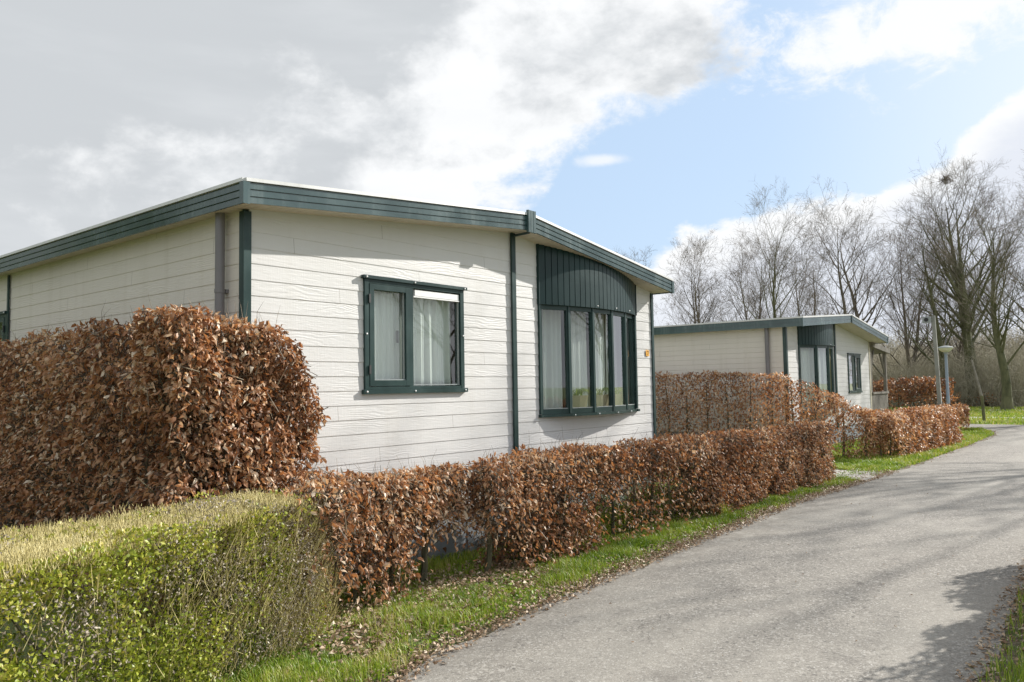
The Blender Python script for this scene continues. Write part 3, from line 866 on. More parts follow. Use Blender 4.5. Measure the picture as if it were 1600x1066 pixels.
# flat window
def flat_window(wall, root, u0, u1, z0, z1, um, sash='left', vent=True, deep=0.05, mat='green'):
    mb = MB()
    f = 0.034
    B = lambda *a_: wall.box(mb, *a_)
    B(u0-0.014, u0+f, z0, z1, -0.05, 0.026); B(u1-f, u1+0.014, z0, z1, -0.05, 0.026)
    B(u0+f, u1-f, z0, z0+f-0.01, -0.05, 0.024); B(u0+f, u1-f, z1-f, z1, -0.05, 0.024)
    B(um-0.022, um+0.022, z0+f-0.01, z1-f, -0.05, 0.020)
    # cover strips
    B(u0-0.035, u1+0.045, z1+0.001, z1+0.030, 0.001, 0.046)
    B(u0-0.035, u1+0.045, z0-0.040, z0-0.001, 0.001, 0.040)
    win = mb.build('window', M[mat], root)
    sides = {'left': (u0+f, um-0.022), 'right': (um+0.022, u1-f)}
    for nm, (a_, b_) in sides.items():
        s_ = 0.052 if nm == sash else 0.006
        mb = MB()
        lo, hi_ = z0+f-0.009, z1-f-0.001
        if nm == sash:
            q = 0.030
            B2 = lambda *k: wall.box(mb, *k)
            B2(a_+0.003, a_+s_, lo+0.003, hi_-0.003, -0.03, q); B2(b_-s_, b_-0.003, lo+0.003, hi_-0.003, -0.03, q)
            B2(a_+s_, b_-s_, lo+0.003, lo+s_, -0.03, q-0.001); B2(a_+s_, b_-s_, hi_-s_, hi_-0.003, -0.03, q-0.001)
            sa = mb.build('sash', M[mat], win)
            for hz in (z0+0.17, z1-0.17):
                mb = MB(); wall.box(mb, a_-0.012, a_+0.008, hz-0.038, hz+0.038, q+0.001, q+0.010); mb.build('hinge', M['black'], win)
            mb = MB(); wall.box(mb, b_-s_-0.04, b_-s_-0.025, (z0+z1)/2-0.06, (z0+z1)/2+0.05, -0.06, -0.045); mb.build('handle', M['pipe'], win)
        mb = MB(); wall.box(mb, a_+s_-0.004, b_-s_+0.004, lo+s_-0.004, hi_-s_+0.004, -0.022, -0.016); mb.build('pane', M['glass'], win)
        mb = MB()
        g0, g1, h0, h1 = a_+s_, b_-s_, lo+s_, hi_-s_
        wall.box(mb, g0+0.001, g1-0.001, h0+0.001, h0+0.009, -0.015, 0.018 if nm == sash else 0.008)
        wall.box(mb, g0+0.001, g0+0.006, h0+0.010, h1-0.001, -0.015, 0.006); wall.box(mb, g1-0.006, g1-0.001, h0+0.010, h1-0.001, -0.015, 0.006)
        mb.build('glazing_bead', M['seal'], win)
        if nm != sash and vent:
            mb = MB(); wall.box(mb, a_+0.03, b_-0.012, h1-0.060, h1-0.008, -0.014, 0.014); wall.box(mb, a_+0.01, b_-0.008, h1-0.076, h1-0.064, -0.014, 0.018)
            mb.build('trickle_vent', M['white'], win)
    for (uu, zz) in ((u0-0.008, z1+0.014), ((u0+u1)/2-0.05, z1+0.014), (u1+0.01, z1+0.014)): screw(wall, uu, zz, 0.047, win)
    for (uu, zz) in ((u0-0.005, z0-0.02), ((u0+u1)/2-0.05, z0-0.02), (u1+0.01, z0-0.02)): screw(wall, uu, zz, 0.041, win)
    screw(wall, u0+0.004, (z0+z1)/2, 0.027, win); screw(wall, u1-0.002, (z0+z1)/2+0.03, 0.027, win)
    return win


flat_window(front, ch, *WIN, 4.955)
flat_window(side, ch, 10.03, 11.2, 1.55, 2.52, 10.6)
bay(ch, BAYL, BAYR, HY, 0.185, 5, BZ0, BZH, zbf)
# curtains, hanging inside
fy = lambda u, d: (u, HY+0.095+d)
curtain('curtain', fy, 4.46, 4.95, 1.60, 2.54, 'white net curtain behind the narrow opening sash of the near flat window', 0.024, 5, 3)
curtain('curtain', fy, 4.98, 5.60, 1.60, 2.54, 'white folded curtain behind the wide pane of the near flat window', 0.032, 5, 4)
sy = lambda u, d: (HX+0.10+d, u)
curtain('curtain', sy, 10.05, 11.18, 1.5, 2.5, 'white curtain in the side window at the photo\'s left edge', 0.02, 8, 6)
af = arc_fn(BAYL, BAYR, HY, 0.185)
def bay_c(u, d):
    q = af(u); return (q[0], q[1]+0.30+d)
curtain('curtain', bay_c, 6.95, 7.52, 1.27, 2.56, 'white curtain behind the leftmost pane of the curved bay', 0.03, 5, 8)
curtain('curtain', bay_c, 7.58, 8.03, 1.27, 2.56, 'cream curtain behind the second bay pane from the left, above the first planter', 0.03, 4, 9)
curtain('curtain', bay_c, 8.08, 8.50, 1.27, 2.56, 'narrow curtain behind the middle bay pane, above the second planter', 0.03, 3, 10)
curtain('curtain', bay_c, 8.56, 9.12, 1.27, 2.56, 'white curtain behind the two right panes of the curved bay', 0.03, 5, 12)


def planter(x, y, z, label, seed):
    rnd = random.Random(seed)
    root = empty('potted_plant', (x, y, z), label, 'potted plant', 'planters on the bay window sill')
    mb = MB(); a0, a1 = 0.062, 0.088; h = 0.20
    mb.hexa([(x-a0, y-a0, z), (x+a0, y-a0, z), (x+a0, y+a0, z), (x-a0, y+a0, z), (x-a1, y-a1, z+h), (x+a1, y-a1, z+h), (x+a1, y+a1, z+h), (x-a1, y+a1, z+h)])
    mb.build('pot', M['pot'], root)
    V = []; F = []; R = []
    for k in range(34):
        t = rnd.uniform(0, 6.28); L = rnd.uniform(0.08, 0.24); c = Vector((x+rnd.uniform(-.05, .05), y+rnd.uniform(-.05, .05), z+h-0.01))
        dx = Vector((math.cos(t), math.sin(t), 0)); s_ = Vector((-dx.y, dx.x, 0))*0.006
        pts = [c+dx*L*q*0.9+Vector((0, 0, L*(1.5*q-1.3*q*q))) for q in (0, .33, .66, 1)]
        i = len(V)
        for j, p in enumerate(pts):
            wv = (1, 1.2, 0.8, 0.1)[j]
            V += [tuple(p-s_*wv), tuple(p+s_*wv)]
        for j in range(3): F.append((i+2*j, i+2*j+1, i+2*j+3, i+2*j+2))
        R += [rnd.random()*0.8]*8
    mesh_np('foliage', V, np.array(F), M['grass'], root, rnd=R)


for (x, lb, sd) in ((7.62, 'tapered clay planter with trailing leaves, behind the second bay pane from the left', 1), (8.06, 'tapered clay planter with upright leaves, behind the middle bay pane', 2), (8.46, 'tapered clay planter behind the fourth bay pane, rightmost of the three', 3)):
    q = af(x); planter(x, q[1]+0.16, BZ0+0.029, lb, sd)

# ---- the far chalet (same kind, bay on its left half)
GX, GY = 17.93, 6.52
GW, GB = 6.78, 15.0
c2 = empty('chalet', (GX, GY, 0), 'far cream boarded chalet with a boxy green bay, beyond the first chalet and its hedges', 'house', 'chalets along the lane')
ch_cur = c2
GXR = 21.45
gf = GY-0.46
zb2 = roof_parts(c2, 17.75, GXR, 24.98, 2.865, 3.14, 2.72, gf, GB+0.2, 0.185, 2, GY, cover=False, cap_h=0.035)
zg = lambda x: float(zb2(x))
mb = MB(); mb.box(GXR-0.035, GXR+0.035, gf-0.032, gf-0.0245, 3.12, 3.33); mb.build('ridge_cover', M['green'], c2)
f2 = Wall((0, GY, 0), (1, 0, 0), (0, -1, 0)); s2 = Wall((GX, 0, 0), (0, 1, 0), (-1, 0, 0)); r2 = Wall((GX+GW, 0, 0), (0, 1, 0), (1, 0, 0))
W2 = (22.58, 23.72, 1.33, 2.36)
B2L, B2R = 18.75, 21.02
siding(f2, GX+0.03, GX+GW-0.03, 0.42, lambda x: zg(x)+0.02, [W2, (B2L, B2R, 0.81, 3.5)]).build('front_wall', M['siding'], c2)
siding(s2, GY+0.03, GB, 0.42, lambda u: 2.88).build('side_wall', M['siding_side'], c2)
siding(r2, GY+0.03, GB, 0.42, lambda u: 2.78).build('side_wall', M['siding'], c2)
siding(Wall((0, GB, 0), (1, 0, 0), (0, 1, 0)), GX, GX+GW, 0.42, lambda x: zg(x)+0.02).build('back_wall', M['siding'], c2)
mb = MB(); f2.box(mb, GX+0.05, GX+GW-0.05, 0, 0.42, -0.05, -0.02); s2.box(mb, GY+0.05, GB, 0, 0.42, -0.05, -0.02); mb.build('shade_skirting', M['skirt'], c2)  # same shade-coloured base strip as the near chalet
mb = MB(); mb.box(GX+0.03, GX+GW-0.03, GY+0.03, GB-0.03, 0.44, 0.5); mb.build('floor_slab', M['inner'], c2)
mb = MB(); mb.box(GX+0.1, GX+GW-0.1, GY+2.2, GY+2.25, 0.5, 2.8); mb.build('inner_wall', M['inner'], c2)
L_trim(GX, GY, -1, 0.4, 2.87, wd=0.06)
L_trim(GX+GW, GY, 1, 0.4, 2.75, 'soffit')
mb = MB(); f2.box(mb, GXR-0.045, GXR+0.045, 0.4, 3.14, 0.014, 0.04); mb.build('joint_cover', M['green'], c2)
mb = MB(); mb.tube([(GX-0.07, 6.93, 0.1), (GX-0.07, 6.93, 2.90)], 0.05, 10); mb.build('downpipe', M['pipe'], c2, smooth=True)
flat_window(f2, c2, *W2, 23.15, 'right', False)
bay(c2, B2L, B2R, GY, 0.34, 4, 0.80, 2.50, zg, 0.07, 0.06)
af2 = arc_fn(B2L, B2R, GY, 0.34)
for (u0, u1, sd, lb) in ((18.82, 19.85, 31, 'pale curtain behind the left pane of the far chalet\'s bay'), (19.95, 21.0, 32, 'pale curtain behind the right panes of the far chalet\'s bay')):
    curtain('curtain', lambda u, d: (af2(u)[0], af2(u)[1]+0.2+d), u0, u1, 0.85, 2.5, lb, 0.03, 8, sd)
curtain('curtain', lambda u, d: (u, GY+0.15+d), 22.62, 23.1, 1.35, 2.33, 'white curtain in the small flat window of the far chalet', 0.02, 5, 33)

# porch at its right: posts, rail, boards, rafters
pr = empty('porch', (GX+GW+0.2, GY, 0), 'weathered timber porch with slatted rail on the far chalet\'s right side', 'porch')
PX0, PX1 = GX+GW+0.10, GX+GW+1.78
for x in (PX0, PX1):
    for y in (GY+0.02, GY+2.6):
        mb = MB(); mb.box(x-0.045, x+0.045, y-0.045, y+0.045, 0, 2.50 if x == PX1 else 2.62); mb.build('post', M['wood'], pr)
mb = MB(); mb.hexa([(PX0-0.1, GY-0.12, 2.62), (PX1+0.15, GY-0.12, 2.46), (PX1+0.15, GY+2.9, 2.46), (PX0-0.1, GY+2.9, 2.62), (PX0-0.1, GY-0.12, 2.76), (PX1+0.15, GY-0.12, 2.60), (PX1+0.15, GY+2.9, 2.60), (PX0-0.1, GY+2.9, 2.76)])
mb.build('porch_roof', M['wood'], pr)
for (xa, xb, za, zc) in ((PX0+0.05, PX0+0.45, 1.9, 2.55), (PX1-0.05, PX1-0.55, 1.85, 2.45)):
    mb = MB(); mb.tube([(xa, GY+0.02, za), (xb, GY+0.02, zc)], 0.032, 6); mb.build('brace', M['wood'], pr)
mb = MB(); mb.tube([(PX0+0.1, GY+0.05, 2.25), (PX1-0.1, GY+0.05, 1.75)], 0.03, 6); mb.build('brace', M['wood'], pr)
mb = MB(); mb.box(PX0-0.02, PX1+0.05, GY-0.06, GY+0.04, 1.22, 1.28); mb.build('rail', M['wood'], pr)
mb = MB()
for k in range(15):
    x = PX0+0.07+k*0.108; mb.box(x, x+0.072, GY-0.03, GY-0.01, 0.12, 1.215)
mb.build('slatted_boards', M['wood'], pr)
mb = MB(); mb.box(PX0, PX1, GY+0.05, GY+2.6, 0.3, 0.36); mb.build('deck', M['wood'], pr)

# ------------------------------------------------------------------ foliage generators
def norm(a_): return a_/np.maximum(np.linalg.norm(a_, axis=1, keepdims=True), 1e-9)


def leaves(name, C, D, N, L, Wd, mat, parent, rnd, curl=0.25, fine=True, loc=None):
    """C base points, D length dirs, N approx normals, L lengths, Wd widths"""
    n = len(C)
    D = norm(D); S = norm(np.cross(D, N)); N = np.cross(S, D)
    Lc = L[:, None]; Wc = Wd[:, None]
    cl = RNG.uniform(-0.2, 1, n)[:, None]*curl*Lc
    fold = RNG.uniform(-0.2, 1.1, n)[:, None]*0.45*Wc
    tw = RNG.uniform(-0.5, 0.5, n)[:, None]*Wc
    if fine:
        rows = [C,
                C+D*Lc*0.38+N*cl*0.35, C+D*Lc*0.72+N*cl*0.5,
                C+D*Lc+N*(-cl*0.6),
                C+D*Lc*0.28-S*Wc*0.44+N*(fold+cl*0.2), C+D*Lc*0.66-S*Wc*0.40+N*(fold+cl*0.45+tw*0.5),
                C+D*Lc*0.28+S*Wc*0.44+N*(fold+cl*0.2), C+D*Lc*0.66+S*Wc*0.40+N*(fold+cl*0.45-tw*0.5)]
        k = 8
        T = np.array([(0, 1, 4), (1, 5, 4), (1, 2, 5), (2, 3, 5), (0, 6, 1), (1, 6, 7), (1, 7, 2), (2, 7, 3)])
    else:
        rows = [C, C+D*Lc*0.5+N*cl*0.5, C+D*Lc-N*cl*0.5, C+D*Lc*0.48-S*Wc*0.5+N*fold, C+D*Lc*0.48+S*Wc*0.5+N*(fold+tw)]
        k = 5
        T = np.array([(0, 1, 3), (1, 2, 3), (0, 4, 1), (1, 4, 2)])
    V = np.stack(rows, 1).reshape(-1, 3)
    F = (T[None]+(np.arange(n)*k)[:, None, None]).reshape(-1, 3)
    return mesh_np(name, V, F, mat, parent, loc, rnd=np.repeat(rnd, k), smooth=fine)


def sticks(P0, P1, r0, r1, sides=3):
    """frusta between points; returns V, F"""
    n = len(P0)
    D = norm(P1-P0)
    ref = np.tile(np.array([[0.3, 0.2, 0.93]]), (n, 1))
    bad = np.abs((D*ref).sum(1)) > 0.95
    ref[bad] = (1, 0, 0)
    A = norm(np.cross(D, ref)); B = np.cross(D, A)
    rows = []
    for (P, r) in ((P0, r0), (P1, r1)):
        for k in range(sides):
            t = 2*math.pi*k/sides
            rows.append(P+(A*math.cos(t)+B*math.sin(t))*r[:, None])
    V = np.stack(rows, 1).reshape(-1, 3)
    T = np.array([(k, (k+1) % sides, sides+(k+1) % sides, sides+k) for k in range(sides)])
    F = (T[None]+(np.arange(n)*2*sides)[:, None, None]).reshape(-1, 4)
    return V, F, 2*sides


def poly_dist(P, poly):
    """signed distance inside (positive) a convex CCW polygon; also outward normal of nearest edge"""
    best = np.full(len(P), 1e9); nx = np.zeros((len(P), 2))
    for i in range(len(poly)):
        a_ = np.array(poly[i]); b_ = np.array(poly[(i+1) % len(poly)])
        d = b_-a_; d = d/np.linalg.norm(d); nn = np.array([d[1], -d[0]])
        s_ = -((P-a_)@nn)
        m_ = s_ < best
        best[m_] = s_[m_]; nx[m_] = nn
    return best, nx


def hedge_points(poly, h, n, shell=0.09, core=0.06, z0=0.0, sparse=None, seed=0, rough=0.06):
    """sample n points in the hedge, thick near its faces; returns points, outward normals"""
    lo = np.min(poly, 0); hi_ = np.max(poly, 0)
    out = []; outn = []; cnt = 0
    while cnt < n:
        m_ = 200000
        P = np.empty((m_, 3))
        P[:, 0] = RNG.uniform(lo[0]-rough, hi_[0]+rough, m_); P[:, 1] = RNG.uniform(lo[1]-rough, hi_[1]+rough, m_)
        hm = h(P[:, 0], P[:, 1])
        P[:, 2] = z0+RNG.uniform(0, 1, m_)*(hm+rough-z0)
        # the faces wander in and out
        wob = (vnoise(P, 3.1, seed+1)-0.5)*2*rough + (vnoise(P, 9.0, seed+2)-0.5)*rough
        d, nn = poly_dist(P[:, :2], poly)
        dt = hm-P[:, 2]
        dd = np.minimum(d, dt)+wob
        acc = np.where(dd < 0, 0, np.exp(-dd/shell)*(1-core)+core)
        cl = vnoise(P, 6.5, seed+3)
        acc = acc*np.clip(0.05+1.7*cl, 0, 1)
        if sparse is not None: acc = acc*sparse(P)
        keep = RNG.uniform(0, 1, m_) < acc
        N = np.zeros((m_, 3)); top = dt < d
        N[~top, :2] = nn[~top]; N[top, 2] = 1
        out.append(P[keep]); outn.append(N[keep]); cnt += int(keep.sum())
        if len(out) > 120: break
    P = np.concatenate(out)[:n]; N = np.concatenate(outn)[:n]
    return P, N


def beech_hedge(name, label, polys, h, counts, size, loc, seed, sparse=None, stem_pts=(), stem_h=0.8, nt=1500, fine=True, group='clipped beech hedges', shoots=0, rough=0.06, shell=0.09, bright=0.0, core=0.06):
    root = empty(name, loc, label, 'hedge', group)
    Ps, Ns = [], []
    for pl_, n in zip(polys, counts):
        P, N = hedge_points(np.array(pl_, float), h, n, shell, core, 0.04, sparse, seed, rough)
        Ps.append(P); Ns.append(N)
    P = np.concatenate(Ps); N = np.concatenate(Ns)
    n = len(P)
    j = RNG.normal(0, 1, (n, 3))
    # dead leaves hang outward and down
    D = N*0.55+np.array([0, 0, -0.75])+j*0.55
    top = N[:, 2] > 0.5
    D[top] = j[top]*0.9+np.array([0, 0, 0.35])
    NN = N+RNG.normal(0, 1, (n, 3))*1.0+np.array([0, 0, 0.4])
    L = size*RNG.uniform(0.5, 1.3, n); Wd = L*RNG.uniform(0.30, 0.58, n)
    cr_ = np.clip(RNG.normal(0.53, 0.25, n)+(vnoise(P, 2.5, seed+9)-0.5)*0.5+bright, 0, 1)
    leaves('foliage', P, D, NN, L, Wd, M['beech'], root, cr_, 0.55, fine)
    # twigs inside
    q = RNG.integers(0, n, nt)
    A = P[q]+N[q]*RNG.uniform(-0.03, 0.045, nt)[:, None]; dirn = norm(-N[q]*0.9+RNG.normal(0, 0.5, (nt, 3))+np.array([0, 0, -0.55]))
    ln = RNG.uniform(0.04, 0.17, nt)
    B = A+dirn*ln[:, None]; B[:, 2] = np.maximum(B[:, 2], 0.02)
    V, F, k = sticks(B, A, RNG.uniform(0.003, 0.006, nt), RNG.uniform(0.001, 0.002, nt))
    rr = np.repeat(RNG.uniform(0.2, 1, nt), k)
    if shoots:
        tp = np.where(top)[0]
        q = RNG.choice(tp, shoots)
        A2 = P[q]; d2 = norm(RNG.normal(0, 0.28, (shoots, 3))+np.array([0, 0, 1.0])); l2 = RNG.uniform(0.05, 0.26, shoots)*RNG.uniform(0.4, 1, shoots)
        Mid = A2+d2*l2[:, None]*0.55; End = Mid+norm(d2+RNG.normal(0, 0.25, (shoots, 3)))*l2[:, None]*0.45
        for (a_, b_, ra, rb) in ((A2, Mid, 0.0022, 0.0014), (Mid, End, 0.0014, 0.0006)):
            V2, F2, _ = sticks(a_, b_, np.full(shoots, ra), np.full(shoots, rb))
            F = np.concatenate([F, F2+len(V)]); V = np.concatenate([V, V2]); rr = np.concatenate([rr, np.repeat(RNG.uniform(0.3, 1, shoots), k)])
    mesh_np('twigs', V, F, M['twig'], root, rnd=rr)
    rn = random.Random(seed)
    for (sx, sy) in stem_pts:
        mb = MB(); hh = float(h(np.array([sx]), np.array([sy]))[0])*stem_h
        pts = []; x, y = sx, sy; lx, ly = rn.uniform(-.04, .04), rn.uniform(-.04, .04)
        for t in range(7):
            pts.append((x, y, hh*t/6)); x += rn.uniform(-.02, .02)+lx*0.3; y += rn.uniform(-.02, .02)+ly*0.3
        r0 = rn.uniform(0.016, 0.028)
        mb.tube(pts, [r0*(1.25-0.9*t/6) for t in range(7)], 7)
        # a few limbs fanning off it
        for _ in range(7):
            t = rn.randint(1, 5); p = Vector(pts[t]); d = Vector((rn.uniform(-1, 1), rn.uniform(-.6, .6), rn.uniform(.2, 1.1))).normalized()
            l_ = rn.uniform(.15, .4)
            mb.tube([p, p+d*l_*.5, p+d*l_+Vector((0, 0, .05))], [0.006, 0.004, 0.0015], 5)
        mb.build('stem', M['stem'], root, smooth=True)
    return root


def const(z): return lambda x, y: np.full(np.shape(x), float(z))


def low_thin(z1, amt, seed, fr=1.6):
    """fewer leaves towards the ground, in patches"""
    def f(P):
        t = np.clip(P[:, 2]/z1, 0, 1)
        nz = vnoise(P*np.array([1, 1, 0.6]), fr*1.4, seed+20)
        return np.clip(t+(1-t)*(1-amt)+(nz-0.5)*1.5*(1-t), 0.02, 1)
    return f


# big hedge between the camera and the left side of the chalet
h_big = lambda x, y: 2.10+0.03*np.sin(y*2.1)+0.02*np.sin(y*5.3+1)+0.0*x-0.10*np.clip((x-2.9)/0.6, 0, 1)
def bulge_sparse(P):
    lim = 3.28+0.30*np.exp(-((P[:, 2]-1.30)/0.42)**2)+0.10*(P[:, 2] > 1.1)*(P[:, 2] < 1.95)
    ok = np.where(P[:, 1] < 5.1, P[:, 0] < lim, True)
    gap = np.where((P[:, 2] < 1.0) & (P[:, 0] > 3.15) & (P[:, 1] < 5.1), 0.15, 1.0)
    t = np.clip((P[:, 2]-0.1)/1.3, 0, 1)
    nz = vnoise(P, 2.6, 77)
    thin = np.where(P[:, 0] < 2.75, np.clip(t+0.25+(nz-0.5)*1.6*(1-t), 0.04, 1), np.clip(t+0.45, 0, 1))
    return ok*gap*thin
beech_hedge('beech_hedge', 'tall rust brown beech hedge at the left, hiding the side wall of the near chalet',
            [[(2.46, 4.72), (3.66, 4.72), (3.66, 5.16), (2.46, 5.16)], [(2.46, 5.16), (3.10, 5.16), (3.10, 9.8), (2.46, 9.8)]], h_big, [20000, 37000], 0.050, (2.8, 5.0, 0), 3,
            bulge_sparse, [(2.62, 4.95), (2.9, 4.92), (3.2, 4.95)]+[(2.78, 5.4+0.42*i) for i in range(11)], 0.85, 14000, True, shoots=260, rough=0.07)

# low hedge A, between the box hedge and the gap
hA = lambda x, y: 0.93+0.02*np.sin(x*4)
def sparseA(P):
    t = np.clip((P[:, 2]-0.05)/0.65, 0, 1)
    nz = vnoise(P, 3.2, 51)
    left = np.clip((P[:, 0]-2.95)/0.9+0.6*(P[:, 2]-0.5), 0.12, 1)
    end = np.where(P[:, 0] > 4.3, np.clip((P[:, 2]-0.15)/0.55, 0, 1)**2, 1)
    return np.clip((0.10+0.9*t)*left+(nz-0.5)*1.5*(1-t), 0.01, 1)**1.6*np.clip(end+0.03, 0, 1)
beech_hedge('beech_hedge', 'short low beech hedge between the green box hedge and the narrow gap', [[(3.02, 4.36), (4.91, 4.50), (4.88, 5.02), (2.95, 4.95)], [(2.86, 4.03), (3.52, 4.25), (3.56, 4.44), (2.90, 4.22)]], hA, [10000, 750], 0.051, (4.0, 4.7, 0), 5, sparseA,
            [(3.5, 4.72), (3.85, 4.7), (4.25, 4.75), (4.6, 4.74)], 0.9, 6000, True, shoots=120, rough=0.06, bright=0.06)

# low hedge B, the long one
def sparseB(P):
    x = P[:, 0]
    t = np.clip((P[:, 2]-0.05)/np.interp(x, [4.9, 5.5, 6.2, 6.6, 8.4, 9.2, 13], [0.5, 0.5, 0.5, 0.85, 0.85, 0.45, 0.45]), 0, 1)
    t = np.where((x > 6.3) & (x < 8.7), np.clip((P[:, 2]-0.12)/0.70, 0, 1)**3.2, t)
    zone = np.interp(x, [4.9, 5.2, 6.2, 6.6, 7.3, 7.9, 9.0, 9.6, 13.3], [0.15, 0.55, 0.70, 0.06, 0.22, 0.12, 0.3, 0.9, 0.9])
    nz = vnoise(P, 2.9, 61)
    end = np.where(x < 5.35, np.clip((P[:, 2]-0.15+0.6*np.clip(x-5.1, 0, 1))/0.5, 0, 1)**2, 1)
    return np.clip(zone*(1-t)+t+(nz-0.5)*1.3*(1-t)*zone**0.8, 0.004, 1)*np.clip(end+0.05, 0, 1)
hB = lambda x, y: 0.95+0.015*np.sin(x*3.3)+0.012*np.sin(x*7.1+y)
beech_hedge('beech_hedge', 'long low clipped beech hedge running beside the road in front of the near chalet', [[(4.98, 4.28), (6.6, 4.14), (13.2, 4.04), (13.2, 4.60), (6.6, 4.72), (4.98, 4.80)]], hB, [46000], 0.048, (9.0, 4.4, 0), 7, sparseB,
            [(5.15, 4.52), (5.65, 4.5)]+[(6.2+0.42*i, 4.44-0.02*math.sin(i)) for i in range(17)], 0.8, 20000, True, shoots=420, rough=0.05)

# hedge D: tall, between the chalets, then sloping down to the road
hD = lambda x, y: np.interp(y, [4.4, 4.7, 5.25, 5.9, 6.3, 15], [0.93, 1.02, 1.34, 1.62, 1.82, 1.88])+0.02*np.sin(y*4)
def sparseD(P):
    t = np.clip((P[:, 2]-0.1)/1.0, 0, 1); nz = vnoise(P, 2.2, 71)
    low = np.interp(P[:, 1], [4.4, 6.4, 7.0, 15], [0.05, 0.25, 0.55, 0.6])
    return np.clip(low*(1-t)+t+(nz-0.5)*1.4*(1-t*0.7), 0.02, 1)
beech_hedge('beech_hedge', 'tall thin beech hedge between the two chalets, its top sloping down to the road', [[(16.72, 4.45), (17.22, 4.45), (17.22, 14.5), (16.72, 14.5)]], hD, [30000], 0.066, (17, 5.5, 0), 9, sparseD,
            [(16.95, 4.6), (17.0, 5.08)]+[(16.97, 5.55+0.5*i) for i in range(15)], 0.9, 5000, False, shoots=120, rough=0.07)
# hedge C: low, in front of the far chalet
def sparseC(P):
    t = np.clip((P[:, 2]-0.05)/0.75, 0, 1); nz = vnoise(P, 2.2, 81)
    low = np.interp(P[:, 0], [17.2, 18.6, 19.2], [0.12, 0.35, 0.85])
    return np.clip(low*(1-t)+t+(nz-0.5)*(1-t), 0.02, 1)
beech_hedge('beech_hedge', 'low clipped beech hedge beside the road in front of the far chalet', [[(17.25, 4.12), (22.3, 3.82), (22.3, 4.45), (17.25, 4.75)]], const(0.93), [30000], 0.062, (19.7, 4.3, 0), 13, sparseC,
            [(17.5, 4.45), (18.0, 4.42), (18.6, 4.38), (19.3, 4.33), (20.2, 4.25), (21.2, 4.2)], 0.8, 2500, False, shoots=60, bright=0.06)
beech_hedge('beech_hedge', 'small beech bush on thin stems just past the low hedge of the far chalet', [[(27.3, 4.65), (28.9, 4.65), (28.9, 5.35), (27.3, 5.35)]], const(0.76), [3200], 0.09, (28.1, 5, 0), 15, lambda P: np.clip((P[:, 2]-0.1)/0.45, 0.1, 1),
            [(27.8, 4.95), (28.2, 5.0), (28.5, 5.0)], 0.8, 500, False, rough=0.09)
beech_hedge('beech_hedge', 'dark red beech hedge behind the two lamp posts', [[(34.0, 8.4), (36.6, 6.4), (37.0, 7.2), (34.4, 9.2)]], const(1.62), [4200], 0.12, (35.5, 7.8, 0), 17, lambda P: np.clip((P[:, 2]-0.5)/0.5, 0.12, 1),
            [(34.5, 8.6), (35.0, 8.2), (35.5, 7.8), (36.0, 7.4), (36.5, 7.0)], 0.9, 900, False, rough=0.14, bright=-0.28)
beech_hedge('beech_hedge', 'loose thin beech bush behind the porch of the far chalet', [[(32.5, 9.2), (34.4, 8.6), (34.6, 9.5), (32.7, 10.1)]], const(1.5), [1000], 0.12, (33.5, 9.3, 0), 18, None,
            [(33, 9.6), (33.6, 9.4), (34.2, 9.2)], 0.9, 900, False, rough=0.18)
# hedge across the road, just outside the frame: throws its shadow on the asphalt
def sparseR(P): return np.clip(0.75+(vnoise(P, 3, 91)-0.5)*1.2, 0.1, 1)
hR = lambda x, y: 1.16+0.12*np.sin(x*2.3)+0.06*np.sin(x*5.1)
beech_hedge('beech_hedge', 'low beech hedge on the right hand side of the road, outside the photo', [[(5.9, -0.35), (9.4, -0.35), (9.4, 0.30), (5.9, 0.30)]], hR, [42000], 0.07, (7.6, 0, 0), 19, sparseR,
            [(6.2, 0), (7.0, 0), (7.8, 0), (8.6, 0)], 0.8, 1500, False, rough=0.11, core=0.5)

